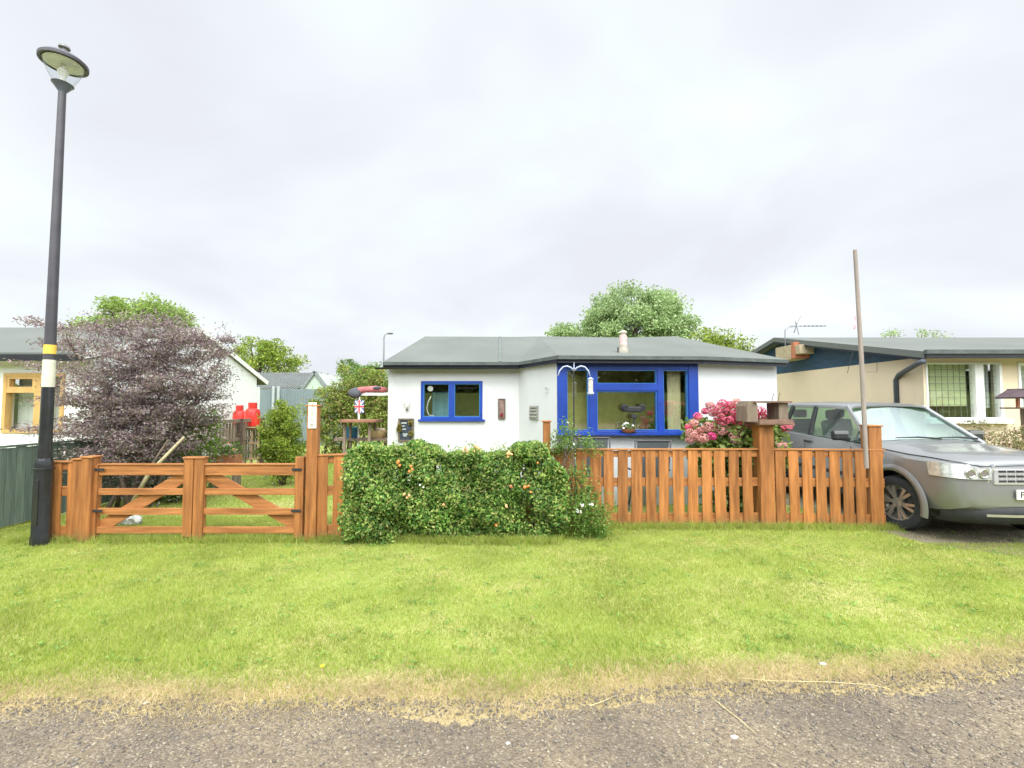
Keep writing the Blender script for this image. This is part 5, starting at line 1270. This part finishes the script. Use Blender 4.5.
# front furniture
for sx in (-1, 1):
    outer = [(.50, .0), (.60, .0), (.74, .0)]
    xs_ = np.linspace(.53, .925, 9); lo, hi = [], []
    for x in xs_:
        f = (x-.53)/.395; s = float(np.interp(x, [.5, .66, .78, .86, .915, .935], [0, .0, .02, .07, .17, .40]))-.026
        x += .022*f; s += .012*f; lo.append(cp(sx*x, s, .815+.01*f)); hi.append(cp(sx*x, s+.02+.03*f, .965+.03*f))
    m_ = MB(); m_.v = lo+hi+[p+Vector((0, .07, 0)) for p in lo]+[p+Vector((0, .05, 0)) for p in hi]; k9 = 9
    for i in range(8): m_.f += [(i, i+1, k9+i+1, k9+i), (k9+i, k9+i+1, 3*k9+i+1, 3*k9+i), (i, 2*k9+i, 2*k9+i+1, i+1)]
    m_.f += [(0, k9, 3*k9, 2*k9), (8, 2*k9+8, 3*k9+8, k9+8)]
    hl = m_.build('headlight', LENS, car, smooth='auto')
    for x, s_ in ((.63, -.012), (.77, .004)):
        q = cp(sx*x, s_-.018, .89)
        tr = MB().lathe([(.058, .0), (.05, -.006), (.016, .012)], 18, (0, 0, 0)); tr.v = [Vector((v.x, v.z, v.y))+q for v in tr.v]; tr.build('reflector', mat('lamp_chrome', (.5, .5, .48), .15, .1, metal=.9), hl, smooth='auto')
    m_ = MB(); m_.bar(cp(sx*.50, -.02, 1.0), cp(sx*.56, .015, .78), .02, .03, up=(0, 1, 0)); m_.build('grille_edge', CHROME, car, bevel=.004)
    MB().lathe([(.055, 0), (.05, -.02), (.02, -.01)], 18, (0, 0, 0)).build('tmp', LENS) if False else None
    # mirror
    q = cp(sx*1.06, 1.72, 1.225)
    mm_ = MB().bar(q+Vector((-.115, 0, 0)), q+Vector((.115, 0, 0)), .10, .155).build('wing_mirror', DARK, car, bevel=.035)
    MB().bar(cp(sx*.90, 1.72, 1.16), cp(sx*.97, 1.72, 1.19), .06, .05).build('mirror_arm', DARK, mm_, bevel=.01)
    MB().box(q.x-.11, q.x+.11, q.y-.055, q.y-.048, q.z+.02, q.z+.07).build('mirror_cap', SILVER, mm_, bevel=.003)
    for s_ in (2.55, 3.55):
        MB().bar(cp(sx*.965, s_, 1.06), cp(sx*.965, s_+.18, 1.065), .03, .035).build('door_handle', DARK, car, bevel=.01)
    m_ = MB()
    for s_ in (1.62, 2.72, 3.45): m_.bar(cp(sx*.954, s_, .42), cp(sx*.946, s_+.02, 1.07), .006, .006)
    m_.build('door_seam', DARK, car)
    MB().bar(cp(sx*.957, 1.5, .62), cp(sx*.957, 3.05, .62), .02, .06).build('side_moulding', DARK, car, bevel=.01)
# grille
gx = .50
MB().box(CX-gx, CX+gx, CY-.018, CY+.02, .755, .945).build('grille', CHROME, car, bevel=.012)
gr_ = bpy.data.objects['grille']
m_ = MB()
for r_i, z in enumerate((.905, .848, .790)):
    for k in range(9):
        x = -gx+.05+k*.104; m_.box(CX+x, CX+x+.088, CY-.0215, CY-.017, z-.004, z+.021)
m_.build('grille_slots', DARK, gr_)
m_ = MB()
for z in (.878, .821):
    for k in range(18):
        x = -gx+.05+k*.052; m_.bar((CX+x, CY-.0195, z), (CX+x+.025, CY-.0195, z+.010), .003, .005)
m_.build('grille_mesh', mat('mesh_grey', (.2, .2, .24), .5), gr_)
np_ = MB().box(CX-.26, CX+.26, CY-.035, CY-.02, .585, .70).build('number_plate', mat('plate_white', (.78, .78, .7), .4, .02), car, bevel=.004)
cu_ = bpy.data.curves.new('t', 'FONT'); cu_.body = 'FE'; cu_.size = .105; cu_.extrude = .001; cu_.offset = .001
to = bpy.data.objects.new('t', cu_); C.objects.link(to); bpy.context.view_layer.update()
tm = bpy.data.meshes.new_from_object(to.evaluated_get(bpy.context.evaluated_depsgraph_get())); bpy.data.objects.remove(to)
rot = Matrix.Rotation(math.pi/2, 4, 'X'); tm.transform(rot); tm.transform(Matrix.Translation(Vector((CX-.225, CY-.037, .607))-BASE[car]))
tm.materials.clear(); tm.materials.append(mat('plate_black', (.01, .01, .01), .5)); po = bpy.data.objects.new('plate_lettering', tm); C.objects.link(po); po.parent = np_
# bonnet seam
m_ = MB()
for sx in (-1, 1):
    m_.tube([cp(sx*x, sv, zv) for x, sv, zv in ((0, -.003, .985), (.5, -.003, .972), (.64, -.002, .972), (.745, .016, .992), (.795, .068, 1.008), (.835, .17, 1.018), (.862, .4, 1.035), (.872, .7, 1.042), (.882, 1.0, 1.066), (.892, 1.3, 1.09))], .005, 4)
m_.build('bonnet_seam', DARK, car)
# greenhouse
wsb, wst = [(-.80, 1.42, 1.155), (-.4, 1.34, 1.19), (0, 1.30, 1.20), (.4, 1.34, 1.19), (.80, 1.42, 1.155)], [(-.60, 2.14, 1.672), (-.3, 2.09, 1.69), (0, 2.07, 1.695), (.3, 2.09, 1.69), (.60, 2.14, 1.672)]
m_ = MB(); m_.v = [cp(*p) for p in wsb+wst]; m_.f = [(i, i+1, 6+i, 5+i) for i in range(4)]; m_.build('windscreen', GLASSW, car, smooth=True)
# roof
rs = [(2.03, 1.695, .60), (2.12, 1.715, .63), (2.4, 1.735, .65), (2.9, 1.75, .665), (3.5, 1.75, .665), (4.0, 1.735, .65), (4.2, 1.71, .63)]
m_ = MB(); kk = []
for s, z, w_ in rs:
    half = [(w_+.025, z-.06), (w_+.01, z-.035), (w_-.05, z-.01), (w_*.6, z+.008), (0, z+.015)]
    m_.v += [cp(-x, s, zz) for x, zz in half]+[cp(x, s, zz) for x, zz in half[-2::-1]]
    m_.v += [cp(-x, s, zz-.03) for x, zz in half]+[cp(x, s, zz-.03) for x, zz in half[-2::-1]]
for i in range(len(rs)-1):
    for j in range(8):
        a = i*18+j; m_.f += [(a, a+1, a+19, a+18), (a+9, a+27, a+28, a+10)]
    m_.f += [(i*18, i*18+18, i*18+27, i*18+9), (i*18+8, i*18+17, i*18+35, i*18+26)]
m_.f += [(0, 9, 10, 11, 12, 13, 14, 15, 16, 17, 8, 7, 6, 5, 4, 3, 2, 1)]
e_ = (len(rs)-1)*18; m_.f += [tuple(e_+k for k in (0, 1, 2, 3, 4, 5, 6, 7, 8, 17, 16, 15, 14, 13, 12, 11, 10, 9))]
m_.build('roof', SILVER, car, smooth='auto')
def pill(parent_pts, w0, w1, m, nm): 
    for sx in (-1, 1):
        a, b = parent_pts; MB().bar(cp(sx*a[0], a[1], a[2]), cp(sx*b[0], b[1], b[2]), .05, w0, up=(0, 1, 0), w2=.045, h2=w1).build(nm, m, car, bevel=.012)
pill(((.845, 1.36, 1.11), (.625, 2.12, 1.68)), .07, .06, SILVER, 'front_pillar')
pill(((.865, 2.72, 1.14), (.675, 2.80, 1.68)), .10, .08, DARK, 'middle_pillar')
pill(((.870, 3.50, 1.17), (.675, 3.45, 1.69)), .10, .08, DARK, 'rear_pillar')
pill(((.865, 4.34, 1.18), (.655, 4.10, 1.69)), .16, .13, SILVER, 'tail_pillar')
for sx in (-1, 1):
    for (s0, s1, t0, t1, nm) in ((1.46, 2.69, 2.16, 2.77, 'front_side_window'), (2.76, 3.46, 2.83, 3.42, 'rear_side_window'), (3.54, 4.28, 3.48, 4.06, 'quarter_window')):
        zb0 = float(np.interp(s0, S, [q[3] for q in st_])); zb1 = float(np.interp(s1, S, [q[3] for q in st_]))
        MB().add([cp(sx*.875, s0, zb0+.0), cp(sx*.875, s1, zb1+.0), cp(sx*.668, t1, 1.685), cp(sx*.66 if s0 > 2 else sx*.64, t0, 1.675)], [(0, 1, 2, 3)]).build(nm, GLASSC, car)
    MB().bar(cp(sx*.895, 1.5, 1.118), cp(sx*.885, 4.3, 1.215), .02, .025).build('window_seal', DARK, car)
MB().add([cp(-.8, 4.40, 1.2), cp(.8, 4.40, 1.2), cp(.60, 4.17, 1.69), cp(-.60, 4.17, 1.69)], [(0, 1, 2, 3)]).build('rear_window', GLASSC, car)
# wipers
for x0, x1 in ((-.50, .12), (.12, .66)):
    MB().tube([cp(x1, 1.28, 1.205), cp((x0+x1)/2, 1.31, 1.225), cp(x0, 1.33, 1.215)], [.014, .011, .007], 6).build('wiper', DARK, car)
# seats and wheel
for x in (-.38, .38):
    for s_, nm in ((2.35, 'front_seat'), (3.3, 'rear_seat')):
        m_ = MB(); m_.bar(cp(x, s_+.30, .9), cp(x, s_+.42, 1.42), .46, .12, up=(0, 1, 0)); se = m_.build(nm, mat('grey_seat', (.10, .105, .10), .8), car, bevel=.04)
        m_ = MB(); m_.bar(cp(x-.13, s_+.44, 1.53), cp(x+.13, s_+.44, 1.53), .09, .16); m_.build('headrest', mat('grey_headrest', (.10, .105, .10), .8), se, bevel=.035)
m_ = MB(); c_ = cp(-.38, 2.0, 1.13); m_.tube([c_+Vector((.18*math.cos(a), .05*math.sin(a), .17*math.sin(a))) for a in np.linspace(0, 2*math.pi, 24)], .014, 6); m_.build('steering_wheel', DARK, car, smooth=True)
m_ = MB(); m_.bar(cp(-.7, 1.75, 1.14), cp(.7, 1.75, 1.14), .35, .08); m_.build('dashboard', DARK, car, bevel=.03)
